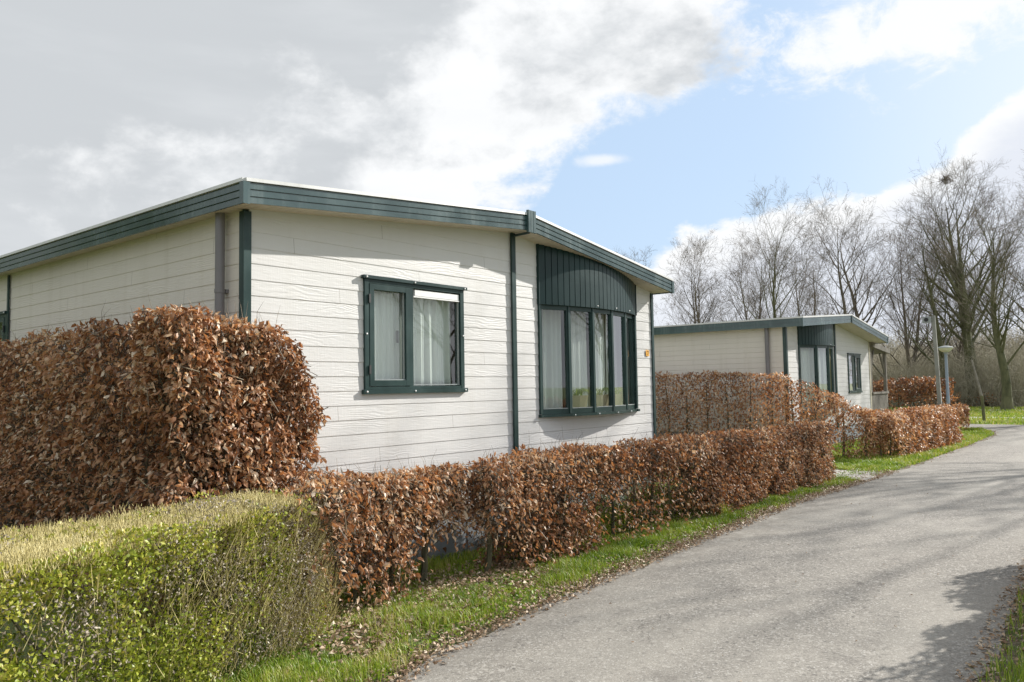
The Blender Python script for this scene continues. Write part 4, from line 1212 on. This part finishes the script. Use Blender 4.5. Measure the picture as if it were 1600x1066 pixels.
# ---- the box hedge
def box_hedge():
    root = empty('box_hedge', (1.6, 4.1, 0), 'low yellow green box hedge with dry straw coloured top, nearest the camera', 'hedge')
    poly = np.array([(-0.6, 2.98), (3.05, 4.12), (3.42, 4.36), (3.36, 4.72), (-0.6, 4.82)], float)
    hh = lambda x, y: 0.925+0.02*np.sin(x*2.7)-0.16*np.clip((x-2.9)/0.5, 0, 1)**1.5
    def sp(P):
        t = np.clip(P[:, 2]/0.93, 0, 1)
        nz = vnoise(P, 4.5, 31)
        return np.clip(0.55+(nz-0.5)*3.0-0.42*np.clip((P[:, 0]-2.1)/1.0, 0, 1)+0.15*t, 0.03, 1)*np.where(P[:, 2] > 0.87, 0.38+0.6*(vnoise(P, 3, 38) > 0.5), 1)*np.clip(1.25-np.clip((P[:, 0]-2.75)/0.6, 0, 1)-0.5*vnoise(P, 7, 39)*(P[:, 0] > 2.75), 0.03, 1)
    P, N = hedge_points(poly, hh, 70000, 0.07, 0.05, 0.03, sp, 33, 0.05)
    n = len(P)
    D = N*0.7+RNG.normal(0, 0.8, (n, 3))+np.array([0, 0, 0.5])
    L = RNG.uniform(0.016, 0.030, n)
    z = P[:, 2]
    col = np.clip(RNG.normal(0.44, 0.20, n)+0.30*(z/0.93)**2+(vnoise(P, 5, 35)-0.5)*0.5, 0, 1)
    leaves('foliage', P, D, N+RNG.normal(0, 0.7, (n, 3)), L, L*RNG.uniform(0.5, 0.7, n), M['box_leaf'], root, col, 0.2, False)
    # dead, grey-brown leaves in patches, mostly lower down and at the right end
    def sp2(P):
        nz = vnoise(P, 3.6, 44)
        return np.clip((nz-0.28)*2.0+0.5*(P[:, 0] > 2.6)-0.5*(P[:, 2] > 0.75), 0.02, 1)*np.clip(1.3-np.clip((P[:, 0]-2.9)/0.5, 0, 1)-0.4*vnoise(P, 7, 39)*(P[:, 0] > 2.9), 0.05, 1)
    P, N = hedge_points(poly, hh, 36000, 0.06, 0.06, 0.02, sp2, 43, 0.04)
    n = len(P)
    leaves('dry_foliage', P, N*0.5+RNG.normal(0, 0.8, (n, 3)), N+RNG.normal(0, 0.7, (n, 3)), RNG.uniform(0.012, 0.024, n), RNG.uniform(0.006, 0.012, n), M['box_dry'], root, np.clip(RNG.normal(0.5, 0.25, n), 0, 1), 0.2, False)
    # stalks: upright on top and on the face
    def spt(P): return np.clip(0.18+1.2*np.clip((P[:, 0]-1.9)/0.7, 0, 1)*np.clip(1.6-(P[:, 0]-2.9)/0.5, 0.2, 1), 0, 1)
    P, N = hedge_points(poly, hh, 12000, 0.07, 0.12, 0.02, spt, 53, 0.03)
    n = len(P)
    d = norm(N*np.array([0.45, 0.45, 0.6])+RNG.normal(0, 0.30, (n, 3))+np.array([0, 0, 1.0]))
    ln = RNG.uniform(0.05, 0.13, n)*np.where(P[:, 2] > 0.84, 0.25, 1)
    V, F, k = sticks(P, P+d*ln[:, None], RNG.uniform(0.0012, 0.0024, n), RNG.uniform(0.0005, 0.0011, n))
    rr = np.repeat(np.clip(RNG.normal(0.5, 0.28, n), 0, 1), k)
    # the clipped tops: dense pale stubs
    m_ = 46000
    T = np.empty((m_*3, 3)); T[:, 0] = RNG.uniform(-0.6, 3.4, m_*3); T[:, 1] = RNG.uniform(2.9, 4.85, m_*3)
    dd, nn = poly_dist(T[:, :2], poly)
    T = T[(dd > 0.0+0.16*RNG.uniform(0, 1, m_*3)**1.5) & (RNG.uniform(0, 1, m_*3) < 1.2-np.clip((T[:, 0]-2.8)/0.6, 0, 1)*1.1)][:m_]
    m_ = len(T)
    T[:, 2] = hh(T[:, 0], T[:, 1])-0.035+RNG.uniform(-0.03, 0.008, m_)
    d = norm(RNG.normal(0, 0.22, (m_, 3))+np.array([0, 0, 1.0])); ln = RNG.uniform(0.015, 0.05, m_)
    V2, F2, _ = sticks(T, T+d*ln[:, None], RNG.uniform(0.0012, 0.0022, m_), RNG.uniform(0.0006, 0.0012, m_))
    rr2 = np.repeat(np.clip(RNG.normal(0.64, 0.24, m_)+(vnoise(T, 2.0, 36)-0.5)*0.6, 0, 1), k)
    mesh_np('stalks', np.concatenate([V, V2]), np.concatenate([F, F2+len(V)]), M['twig_tan'], root, rnd=np.concatenate([rr, rr2]))
    rn = random.Random(8)
    for i in range(9):
        x = 0.3+i*0.37; y0 = np.interp(x, [-0.6, 3.05, 3.42], [2.98, 4.12, 4.36])+0.14
        mb = MB(); pts = [(x+rn.uniform(-.03, .03)*t, y0+0.04*t*rn.uniform(.3, 1), 0.13*t) for t in range(6)]
        mb.tube(pts, [0.013*(1.2-0.15*t) for t in range(6)], 6); mb.build('stem', M['stem'], root, smooth=True)
box_hedge()

# ------------------------------------------------------------------ grass and litter
def grass_patch(name, pts, hgt, wd, kind='stuff', seed=0, cshift=0.0):
    n = len(pts)
    P = np.concatenate([pts, np.zeros((n, 1))], 1)
    t = RNG.uniform(0, 2*np.pi, n)
    lean = np.stack([np.cos(t), np.sin(t), np.zeros(n)], 1)
    s_ = np.stack([-np.sin(t), np.cos(t), np.zeros(n)], 1)
    H_ = hgt*RNG.uniform(0.3, 1.35, n)*(0.3+vnoise(P, 2.6, seed+1)*1.4); Wd = wd*RNG.uniform(0.6, 1.3, n)
    k1 = RNG.uniform(0.1, 0.6, n)
    z = np.array([0, 0, 1.0])
    a0 = P; a1 = P+lean*(H_*k1*0.35)[:, None]+z*(H_*0.6)[:, None]; a2 = P+lean*(H_*k1*1.15)[:, None]+z*(H_*(1-0.25*k1))[:, None]
    V = np.stack([a0-s_*Wd[:, None], a0+s_*Wd[:, None], a1-s_*(Wd*0.8)[:, None], a1+s_*(Wd*0.8)[:, None], a2], 1).reshape(-1, 3)
    T = np.array([(0, 1, 3), (0, 3, 2), (2, 3, 4)])
    F = (T[None]+(np.arange(n)*5)[:, None, None]).reshape(-1, 3)
    col = np.clip(RNG.normal(0.5, 0.2, n)+(vnoise(P, 1.3, seed+2)-0.5)*0.6+(vnoise(P, 6.0, seed+4)-0.5)*0.5+0.06+cshift, 0, 1)
    o = mesh_np(name, V, F, M['grass'], None, (float(pts[0][0]), float(pts[0][1]), 0), rnd=np.repeat(col, 5))
    tag(o, kind=kind)
    return o


def region(n, x0, x1, ylo, yhi, mask=None):
    out = []; c = 0
    for _ in range(60):
        x = RNG.uniform(x0, x1, n); u = RNG.uniform(0, 1, n)
        y = ylo(x)+u*(yhi(x)-ylo(x))
        p = np.stack([x, y], 1)
        if mask is not None: p = p[mask(p)]
        out.append(p); c += len(p)
        if c >= n: break
    return np.concatenate(out)[:n]


def clump(freq, thr, seed):
    def f(p):
        q = np.concatenate([p, np.zeros((len(p), 1))], 1)
        return vnoise(q, freq, seed)*0.65+vnoise(q, freq*3.1, seed+1)*0.35 > thr+RNG.normal(0, 0.09, len(p))
    return f


def dl(p):
    """distance from the road's left edge"""
    return p[:, 1]-road_left(p[:, 0])
def mk_verge(p):
    return ~((p[:, 0] > 13.3) & (p[:, 0] < 14.7)) & clump(2.3, 0.455, 5)(p) & (RNG.uniform(0, 1, len(p)) < np.clip((dl(p)-0.02)/0.30, 0.04, 1))
near = region(60000, 1.6, 8.0, lambda x: road_left(x)+0.0, lambda x: road_left(x)*0+4.9, mk_verge)
g1 = grass_patch('grass', near, 0.060, 0.0022, seed=3)
tag(g1, 'fresh green grass on the verge between near hedges and road', 'grass')
mid = region(60000, 8.0, 16.5, lambda x: road_left(x)+0.0, lambda x: x*0+4.9, mk_verge)
g2 = grass_patch('grass', mid, 0.065, 0.0035, seed=6)
tag(g2, 'grass strip along the road beside the far half of the long hedge', 'grass')
far = region(50000, 16.5, 30.2, lambda x: road_left(x)+0.0, lambda x: x*0+6.4, lambda p: clump(1.2, 0.30, 15)(p) & (dl(p) > 0.05))
g3 = grass_patch('grass', far, 0.07, 0.006, seed=9, cshift=0.15)
tag(g3, 'sunny lawn around the low hedge of the far chalet', 'grass')
lawn = region(26000, 4.0, 17, lambda x: x*0+4.6, lambda x: x*0+5.3, clump(2.0, 0.3, 25))
g4 = grass_patch('grass', lawn, 0.06, 0.004, seed=12, cshift=0.05)
tag(g4, 'grass strip behind the long hedge at the foot of the near chalet', 'grass')
lw2 = region(24000, 9.6, 17.8, lambda x: x*0+5.3, lambda x: x*0+11, clump(1.2, 0.3, 26))
tag(grass_patch('grass', lw2, 0.07, 0.006, seed=14, cshift=0.1), 'lawn in the space between the two chalets', 'grass')
rgt = region(24000, 3.6, 14, lambda x: x*0-0.5, lambda x: road_right(x)-0.0, lambda p: clump(2.6, 0.38, 35)(p) & (RNG.uniform(0, 1, len(p)) < np.clip((road_right(p[:, 0])-p[:, 1])/0.15, 0.05, 1)))
tag(grass_patch('grass', rgt, 0.075, 0.0028, seed=17, cshift=-0.05), 'grass verge at the lower right corner, right of the road', 'grass')
bk = region(42000, 32.4, 52, lambda x: x*0-3, lambda x: x*0+12, lambda p: (clump(0.7, 0.25, 45)(p)) & ~((p[:, 0] > 37.7) & (p[:, 0] < 38.9)) & ~((p[:, 0] > 47) & (p[:, 0] < 48.2)))
tag(grass_patch('grass', bk, 0.09, 0.012, seed=19, cshift=0.12), 'wide lawn beyond the crossing road under the big trees', 'grass')
tg = region(5200, 6.2, 9.4, lambda x: x*0+4.5, lambda x: x*0+5.05, clump(2.0, 0.42, 65))
tag(grass_patch('grass', tg, 0.34, 0.005, seed=22, cshift=0.1), 'tall rank grass behind the thin middle of the long hedge', 'grass')
# low broad weeds in the verge
wd_ = region(9000, 1.8, 16, lambda x: road_left(x)+0.03, lambda x: x*0+4.3, clump(3.0, 0.5, 55))
n = len(wd_); P3 = np.concatenate([wd_, RNG.uniform(0.005, 0.035, (n, 1))], 1)
D = RNG.normal(0, 1, (n, 3)); D[:, 2] = np.abs(D[:, 2])*0.4
NN = RNG.normal(0, 0.35, (n, 3)); NN[:, 2] += 1
o = leaves('verge_weeds', P3, D, NN, RNG.uniform(0.015, 0.04, n), RNG.uniform(0.012, 0.025, n), M['grass'], None, np.clip(RNG.normal(0.45, 0.22, n), 0, 1), 0.1, False, loc=(5, 4, 0))
tag(o, 'small broad weeds among the verge grass', 'weeds', kind='stuff')
# dead leaves
def edge_mask(p): return RNG.uniform(0, 1, len(p)) < np.clip(np.exp(-np.abs(dl(p)-0.06)/0.09)+0.10, 0, 1)
lt = region(15000, 1.8, 15, lambda x: road_left(x)-0.10, lambda x: x*0+4.5, edge_mask)
lt2 = region(4200, 3.0, 5.6, lambda x: road_left(x)+0.35, lambda x: x*0+4.9)
lt3 = region(1500, 3.8, 9, lambda x: x*0+0.1, lambda x: road_right(x)+0.10, lambda p: RNG.uniform(0, 1, len(p)) < np.exp(-np.abs(p[:, 1]-road_right(p[:, 0]))/0.16))
lt4 = region(1500, 16, 29, lambda x: road_left(x)-0.1, lambda x: road_left(x)+0.8)
lt5 = region(130, 3.4, 14, lambda x: road_right(x)+0.1, lambda x: road_left(x)-0.1)
al = np.concatenate([lt, lt2, lt3, lt4, lt5]); n = len(al)
zc_ = np.where(np.arange(n) < len(lt)+len(lt2), RNG.uniform(0.010, 0.035, n), RNG.uniform(0.011, 0.02, n))
P3 = np.concatenate([al, zc_[:, None]], 1)
D = RNG.normal(0, 1, (n, 3)); D[:, 2] *= 0.25
NN = RNG.normal(0, 0.4, (n, 3)); NN[:, 2] += 1
sz = RNG.uniform(0.014, 0.042, n); sz[-len(lt5):] *= 0.6
sz[len(lt):len(lt)+len(lt2)] *= 1.35
o = leaves('leaf_litter', P3, D, NN, sz, sz*RNG.uniform(0.35, 0.65, n), M['litter'], None, np.clip(RNG.normal(0.6, 0.25, n), 0, 1), 0.4, True, loc=(5, 3.7, 0))
tag(o, 'dry pale leaves scattered along both edges of the road', 'leaf litter', kind='stuff')

# one tuft of long grass at the hedge foot
def tuft(x, y, label, seed, nb_=34, L=0.24):
    rn = np.random.default_rng(seed)
    p = np.stack([rn.normal(x, 0.03, nb_), rn.normal(y, 0.02, nb_)], 1)
    n = nb_; P = np.concatenate([p, np.zeros((n, 1))], 1); t = rn.uniform(0, 6.28, n)
    lean = np.stack([np.cos(t), np.sin(t), 0*t], 1); s_ = np.stack([-np.sin(t), np.cos(t), 0*t], 1); H_ = L*rn.uniform(.5, 1.2, n); z = np.array([0, 0, 1.])
    rows = []
    for j, (q, wv) in enumerate(((0, 1), (.33, 1.1), (.66, .8), (1, .1))):
        c = P+lean*(H_*q*q*0.7)[:, None]+z*(H_*(q-0.25*q*q))[:, None]
        rows += [c-s_*0.0035*wv, c+s_*0.0035*wv]
    V = np.stack(rows, 1).reshape(-1, 3)
    T = np.array([(0, 1, 3, 2), (2, 3, 5, 4), (4, 5, 7, 6)])
    F = (T[None]+(np.arange(n)*8)[:, None, None]).reshape(-1, 4)
    o = mesh_np('grass_tuft', V, F, M['grass'], None, (x, y, 0), rnd=np.repeat(rn.uniform(.5, .85, n), 8))
    tag(o, label, 'grass tuft')
tuft(8.9, 4.02, 'tuft of long bright grass at the foot of the long hedge', 4)

# ------------------------------------------------------------------ trees
TIPS = {}


def tree(name, label, x, y, H, seed, r0=0.2, spread=0.33, limbs=14, low=0.12, stems=1, mat='bark', group='bare trees behind the chalets', dens=1.0, wmin=0.0052, fork=None, flare=1.25):
    rn = random.Random(seed)
    root = empty(name, (x, y, 0), label, 'tree', group)
    big = []; small = []
    U = Vector((0, 0, 1))
    def walk(p, d, L, r, n, wander, trop, rend):
        pts = [(p.copy(), r)]
        for i in range(n):
            d = (d+Vector((rn.gauss(0, wander), rn.gauss(0, wander), rn.gauss(0, wander*0.6)))+U*trop).normalized()
            p = p+d*(L/n)
            pts.append((p.copy(), max(r+(rend-r)*(i+1)/n, wmin*0.5)))
        return pts, d
    def put(lst, pts):
        for (a_, ra), (b_, rb) in zip(pts, pts[1:]): lst.append((a_, b_, ra, rb))
    def side_dir(d, ang):
        t = rn.uniform(0, 6.283)
        ref = Vector((1, 0, 0)) if abs(d.x) < 0.8 else Vector((0, 1, 0))
        A = d.cross(ref).normalized(); B = d.cross(A)
        return (d*math.cos(ang)+(A*math.cos(t)+B*math.sin(t))*math.sin(ang)).normalized()
    def sub(pts, d0, L, r, lvl):
        """children along a polyline"""
        n = {1: 7, 2: 5, 3: 3}[lvl]
        n = max(2, int(n*dens))
        m_ = len(pts)-1
        for k in range(n):
            t = rn.uniform(0.22, 1.0) if lvl < 3 else rn.uniform(0.15, 1)
            i = min(int(t*m_), m_-1); f = t*m_-i
            p = pts[i][0].lerp(pts[i+1][0], f); rr = pts[i][1]*0.5
            d = (pts[i+1][0]-pts[i][0]).normalized()
            dd = side_dir(d, rn.uniform(0.45, 1.0)); dd = (dd+U*0.08).normalized()
            l2 = L*(0.34+0.30*(1-t))*rn.uniform(0.7, 1.35)
            q, _ = walk(p, dd, l2, max(rr, wmin), 4 if lvl < 3 else 2, 0.05, 0.03 if lvl == 1 else 0.0, wmin*0.5)
            put(small if lvl > 1 else big, q)
            if lvl < 3: sub(q, dd, l2, rr, lvl+1)
    for s_ in range(stems):
        base = Vector((x, y, 0)); d = U.copy()
        hs = H*rn.uniform(0.88, 1.0)
        if stems > 1:
            t = 6.283*s_/stems+rn.uniform(-.4, .4)
            base += Vector((math.cos(t), math.sin(t), 0))*r0*0.8
            d = (U+Vector((math.cos(t), math.sin(t), 0))*rn.uniform(0.06, 0.17)).normalized()
        n = 14
        pts, _ = walk(base, d, hs*0.86, r0*rn.uniform(0.85, 1.1), n, 0.045, 0.05, wmin)
        pts[0] = (pts[0][0], pts[0][1]*flare)
        put(big, pts)
        limbs_ = int(limbs*1.35)
        for k in range(limbs_):
            t = low+(0.95-low)*(k+rn.uniform(0, 1))/limbs_
            i = min(int(t*n), n-1); p = pts[i][0].lerp(pts[i+1][0], t*n-i)
            ang = rn.uniform(0.28, 0.72)+0.32*(1-t)
            dd = side_dir(U, ang)
            L = hs*spread*(1.22-0.62*t)*rn.uniform(0.75, 1.25)
            rr = max(pts[i][1]*rn.uniform(0.3, 0.5), wmin*1.2)
            q, _ = walk(p, dd, L, rr, 8, 0.06, 0.055, wmin*0.6)
            put(big, q); sub(q, dd, L, rr, 1)
    def arr(lst, sides, nm, mt):
        if not lst: return
        P0 = np.array([tuple(a_) for a_, b_, c_, d_ in lst]); P1 = np.array([tuple(b_) for a_, b_, c_, d_ in lst])
        R0 = np.array([c_ for a_, b_, c_, d_ in lst]); R1 = np.array([d_ for a_, b_, c_, d_ in lst])
        V, F, k = sticks(P0, P1, R0, R1, sides)
        mesh_np(nm, V, F, mt, root, smooth=True)
    TIPS[seed] = np.array([tuple(b_) for a_, b_, c_, d_ in big if b_.z > 0.8*H])
    arr(big, 7, 'trunk', M[mat]); arr(small, 3, 'crown', M['bark_fine'])
    return root


T = [
 ('bare tree half hidden by the near chalet roof, leftmost tree', 52.0, 31.4, 12.6, 101, 0.20, 0.34, 13, 0.15, 2, 'bark'),
 ('bare many stemmed tree just right of the near chalet roof end', 51.0, 24.6, 12.2, 102, 0.17, 0.32, 12, 0.12, 3, 'bark'),
 ('bare tree with one straight trunk above the long roof of the far chalet', 51.4, 19.3, 13.4, 103, 0.20, 0.36, 17, 0.16, 1, 'bark_moss'),
 ('small dense bare tree over the middle of the far chalet roof', 58.0, 19.2, 12.6, 104, 0.17, 0.30, 14, 0.12, 2, 'bark'),
 ('forked bare tree rising behind the ridge of the far chalet', 52.8, 14.5, 13.8, 105, 0.21, 0.34, 13, 0.2, 2, 'bark'),
 ('biggest bare tree with thick mossy trunk, right of the lamp posts', 54.5, 8.4, 15.4, 106, 0.38, 0.36, 15, 0.26, 2, 'bark_moss'),
 ('slim mossy tree touching the left of the biggest tree', 53.0, 9.7, 13.0, 107, 0.24, 0.30, 14, 0.16, 1, 'bark_moss'),
 ('bare tree with a clean dark green trunk standing on the lawn at the far right', 47.8, 6.0, 12.6, 108, 0.25, 0.36, 18, 0.20, 1, 'bark_moss'),
 ('slender bare tree between the roof end tree and the straight trunked tree', 56.0, 22.8, 12.6, 111, 0.16, 0.34, 15, 0.12, 2, 'bark'),
 ('bare tree filling the gap left of the biggest tree', 60.0, 13.2, 13.6, 112, 0.18, 0.36, 16, 0.14, 2, 'bark'),
 ('low spreading bare tree just behind the two lamp posts', 62.0, 10.6, 10.5, 113, 0.15, 0.40, 14, 0.12, 2, 'bark'),
 ('bare tree behind the clean trunked lawn tree at the far right', 60.0, 5.0, 14.5, 114, 0.22, 0.36, 16, 0.16, 2, 'bark_moss'),
]
for (lb, x, y, H, sd, r0, sp_, lm, lw, st, mt) in T:
    tree('bare_tree', lb, x, y, H, sd, r0, sp_, lm, lw, st, mt)
tree('bare_tree', 'bare tree right of the frame whose branches cross the road as shadows', 25.5, -3.3, 10.0, 120, 0.26, 0.62, 14, 0.32, 1, 'bark', 'bare trees across the road', 0.8, 0.013)
tree('bare_tree', 'bare tree across the road mirrored in the bay window', 38.0, -14, 12, 121, 0.22, 0.40, 14, 0.2, 1, 'bark', 'bare trees across the road', 0.9, 0.010)
tree('bare_tree', 'bare tree across the road mirrored in the flat window', 23, -11.5, 11.5, 122, 0.2, 0.38, 14, 0.2, 1, 'bark', 'bare trees across the road', 0.9, 0.010)
tree('bare_tree', 'bare tree deep behind the others across the road', 31, -17, 12, 124, 0.22, 0.40, 14, 0.2, 1, 'bark', 'bare trees across the road', 0.9, 0.010)
tree('bare_tree', 'bare tree just outside the right edge, its outer twigs reaching into the photo', 41.5, -0.3, 13.5, 125, 0.25, 0.42, 17, 0.2, 1, 'bark', 'bare trees across the road')
tree('bare_tree', 'far bare tree at the right edge of the lawn', 58, 1.5, 14, 123, 0.26, 0.36, 14, 0.15, 2, 'bark', 'bare trees behind the chalets', 0.85)
def evergreen(x, y, H, rad, seed, label):
    rn = np.random.default_rng(seed)
    root = empty('evergreen_tree', (x, y, 0), label, 'tree', 'evergreens left of the frame')
    mb = MB(); mb.tube([(x, y, 0), (x, y, H*0.5), (x, y, H*0.95)], [0.25, 0.16, 0.03], 8); mb.build('trunk', M['bark_moss'], root, smooth=True)
    n = 9000; z = rn.uniform(0.08, 1, n); t = rn.uniform(0, 6.283, n); r_ = rad*(1.02-z)**0.7*(0.75+0.3*np.sin(t*5+z*20))*rn.uniform(0.55, 1, n)
    P = np.stack([x+r_*np.cos(t), y+r_*np.sin(t), z*H], 1)
    D = np.stack([np.cos(t), np.sin(t), -0.2+0*t], 1)+rn.normal(0, 0.5, (n, 3))
    leaves('crown', P, D, rn.normal(0, 1, (n, 3)), rn.uniform(.2, .45, n), rn.uniform(.12, .22, n), M['box_leaf'], root, rn.uniform(0, .35, n), 0.3, False)
evergreen(-3.5, 22, 8.5, 2.6, 1, 'dense evergreen tree left of the frame, nearest of the evergreens')
evergreen(-7.5, 27, 9.5, 3.0, 2, 'dense evergreen tree left of the frame, farther back')
evergreen(-1.5, 30, 9.0, 2.8, 3, 'dense evergreen tree behind the near chalet, hidden from the road')
# nest in the top of the biggest tree
_t = TIPS[106]; nx, ny, nz = (float(q) for q in _t[np.argmin(((_t-np.array([55.4, 9.3, 14.2]))**2).sum(1))])
A = RNG.normal(0, 0.14, (160, 3)); B = A+RNG.normal(0, 0.16, (160, 3))
V, F, k = sticks(A+np.array([nx, ny, nz]), B+np.array([nx, ny, nz]), np.full(160, 0.014), np.full(160, 0.010))
tag(mesh_np('bird_nest', V, F, M['bark_fine'], None, (nx, ny, nz)), 'dark bird nest in the highest twigs of the biggest tree', 'nest')

# undergrowth belt
def brush(name, label, n, x0, x1, y0, y1, h, seed, r=0.012, mat='brush'):
    rn = np.random.default_rng(seed)
    A = np.stack([rn.uniform(x0, x1, n), rn.uniform(y0, y1, n), np.zeros(n)], 1)
    hm = h*(0.55+0.75*vnoise(A, 0.22, seed))
    VV = []; FF = []; c = 0
    for j in range(3):
        d = norm(rn.normal(0, 0.5, (n, 3))+np.array([0, 0, 1.1]))
        L = hm*rn.uniform(0.25, 0.45, n)
        B = A+d*L[:, None]
        V, F, k = sticks(A, B, np.full(n, r*(1-0.28*j)), np.full(n, r*(1-0.28*(j+1))))
        VV.append(V); FF.append(F+c); c += len(V)
        A2 = np.concatenate([B]); 
        # side twigs
        q = A+(B-A)*rn.uniform(0.3, 1, (n, 1)); dd = norm(rn.normal(0, 0.8, (n, 3))+np.array([0, 0, 0.5]))
        V, F, k = sticks(q, q+dd*(L*0.8)[:, None], np.full(n, r*0.6), np.full(n, r*0.3))
        VV.append(V); FF.append(F+c); c += len(V)
        A = A2
    o = mesh_np(name, np.concatenate(VV), np.concatenate(FF), M[mat], None, ((x0+x1)/2, (y0+y1)/2, 0))
    tag(o, label, 'undergrowth', kind='stuff')
brush('undergrowth', 'grey brown tangle of bare undergrowth behind the lawn and big trees', 10500, 62, 82, -4, 26, 3.7, 5, 0.022)
brush('undergrowth', 'far belt of bare woodland closing the horizon', 16000, 90, 120, -12, 60, 6.5, 6, 0.04)
brush('undergrowth', 'thin bare scrub around the foot of the big trees', 3200, 52, 60, 5.5, 13, 2.8, 7, 0.011)
brush('undergrowth', 'low bare scrub behind the roofs at the left of the far trees', 7000, 62, 80, 26, 60, 4.0, 8, 0.022)

# small shrubs along the lawn's far side
def shrub(x, y, h, label, seed, mat='beech', n=260):
    rn = np.random.default_rng(seed)
    root = empty('shrub', (x, y, 0), label, 'shrub', 'low shrubs at the far side of the lawn')
    m_ = 70
    A = np.zeros((m_, 3))+np.array([x, y, 0.02]); d = norm(rn.normal(0, 0.45, (m_, 3))+np.array([0, 0, 1])); B = A+d*(h*rn.uniform(.5, 1, m_))[:, None]
    V, F, k = sticks(A, B, np.full(m_, 0.022), np.full(m_, 0.006)); mesh_np('stems', V, F, M['twig'], root, rnd=np.full(len(V), 0.4))
    P = B[rn.integers(0, m_, n)]+rn.normal(0, 0.13, (n, 3))
    leaves('foliage', P, rn.normal(0, 1, (n, 3)), rn.normal(0, 1, (n, 3)), rn.uniform(.08, .14, n), rn.uniform(.05, .09, n), M[mat], root, rn.uniform(0.2, .8, n), 0.3, False)
for i, (x, y, h, lb) in enumerate(((50.5, 9.0, 0.9, 'reddish low shrub beneath the slim mossy tree'), (52.5, 7.5, 0.8, 'reddish low shrub right of the biggest tree trunk'), (55.0, 5.6, 1.1, 'bushy low shrub just right of the clean trunked lawn tree'), (56.0, 4.2, 1.2, 'tawny shrub at the photo\'s right edge'), (57, 6.9, 0.9, 'thin shrub between the biggest tree and the lawn tree'))):
    shrub(x, y, h, lb, 200+i)

# ------------------------------------------------------------------ posts and lamps
def street_lamp(x, y, H, r, hr, label, tilt=0.0):
    root = empty('street_lamp', (x, y, 0), label, 'street lamp', 'street lamps')
    tx = tilt*H
    mb = MB(); mb.tube([(x, y, 0), (x+tx*0.33, y-tx*.3, H*0.33), (x+tx*.33, y-tx*.3, H*0.335), (x+tx, y-tx, H-0.10)], [r*1.15, r*1.15, r, r*0.85], 14); mb.build('pole', M['pole_blue'], root, smooth=True)
    mb = MB(); mb.lathe((x+tx, y-tx, H-0.14), [(r*1.1, 0), (r*1.3, 0.05), (r*1.3, 0.08)], 14); mb.build('collar', M['shade_top'], root, smooth=True)
    mb = MB(); mb.lathe((x+tx, y-tx, H-0.06), [(hr*0.28, 0), (hr*0.55, 0.035), (hr*0.80, 0.10), (hr*0.93, 0.17)], 28); mb.build('bowl', M['opal'], root, smooth=True)
    mb = MB(); mb.lathe((x+tx, y-tx, H+0.111), [(hr, 0), (hr*1.02, 0.014), (hr*0.8, 0.05), (hr*0.3, 0.09), (hr*0.05, 0.10)], 28); mb.build('lamp_cover', M['shade_top'], root, smooth=True)
street_lamp(36.0, 6.55, 2.80, 0.062, 0.30, 'nearer blue grey street lamp with a white bowl, beside the wooden post')
street_lamp(67.3, 12.2, 5.75, 0.06, 0.34, 'taller and more distant street lamp seen above the white bowl of the nearer one')
po = empty('camera_post', (29.0, 5.5, 0), 'weathered square post with a small grey floodlight box at its top', 'post')
mb = MB(); mb.hexa([(28.93, 5.44, 0), (29.05, 5.44, 0), (29.05, 5.56, 0), (28.93, 5.56, 0), (28.84, 5.52, 3.74), (28.94, 5.52, 3.74), (28.94, 5.62, 3.74), (28.84, 5.62, 3.74)])
mb.build('post', M['pole_grey'], po)
mb = MB(); mb.box(28.66, 28.80, 5.62, 5.86, 3.50, 3.70); hb = mb.build('lamp_box', M['shade_top'], po)
mb = MB(); mb.tube([(28.655, 5.74, 3.60), (28.64, 5.74, 3.60)], 0.065, 14); mb.build('lens', M['black'], hb)
mb = MB(); mb.box(28.80, 28.86, 5.60, 5.66, 3.57, 3.63); mb.build('bracket', M['pole_grey'], po)
# leaning stake
st = empty('tree_stake', (34.1, 5.0, 0), 'thin leaning wooden stake with a mossy lower half on the grass beyond the crossing road', 'stake')
mb = MB(); mb.tube([(34.1, 5.03, 0), (34.05, 5.06, 1.0)], 0.055, 8); mb.build('post', M['bark_moss'], st)
mb = MB(); mb.tube([(34.05, 5.06, 0.95), (33.95, 5.32, 2.35)], [0.045, 0.03], 8); mb.build('pole', M['wood'], st)

# far houses among the trees
for (x, y, wd, dp_, h, lb) in ((86, 19, 9, 7, 3.4, 'dark far bungalow barely visible through the undergrowth behind the porch'), (88, 10.5, 7, 7, 3.2, 'dark far bungalow glimpsed behind the biggest tree')):
    r_ = empty('bungalow', (x, y, 0), lb, 'house', 'far bungalows')
    mb = MB(); mb.box(x-dp_/2, x+dp_/2, y-wd/2, y+wd/2, 0, h*0.7); mb.build('wall', M['skirt'], r_)
    mb = MB(); a_, b_, c_, d_ = x-dp_/2-0.3, x+dp_/2+0.3, y-wd/2-0.3, y+wd/2+0.3
    z_ = h*0.7+0.002; i = len(mb.V)
    mb.V += [(a_, c_, z_), (b_, c_, z_), (b_, d_, z_), (a_, d_, z_), (x, c_+0.5, h), (x, d_-0.5, h)]
    mb.F += [[0, 1, 4], [1, 2, 5, 4], [2, 3, 5], [3, 0, 4, 5], [3, 2, 1, 0]]
    mb.build('roof', M['far_dark'], r_)

print('TRIS', sum(len(o.data.polygons) for o in bpy.data.objects if o.type == 'MESH'))
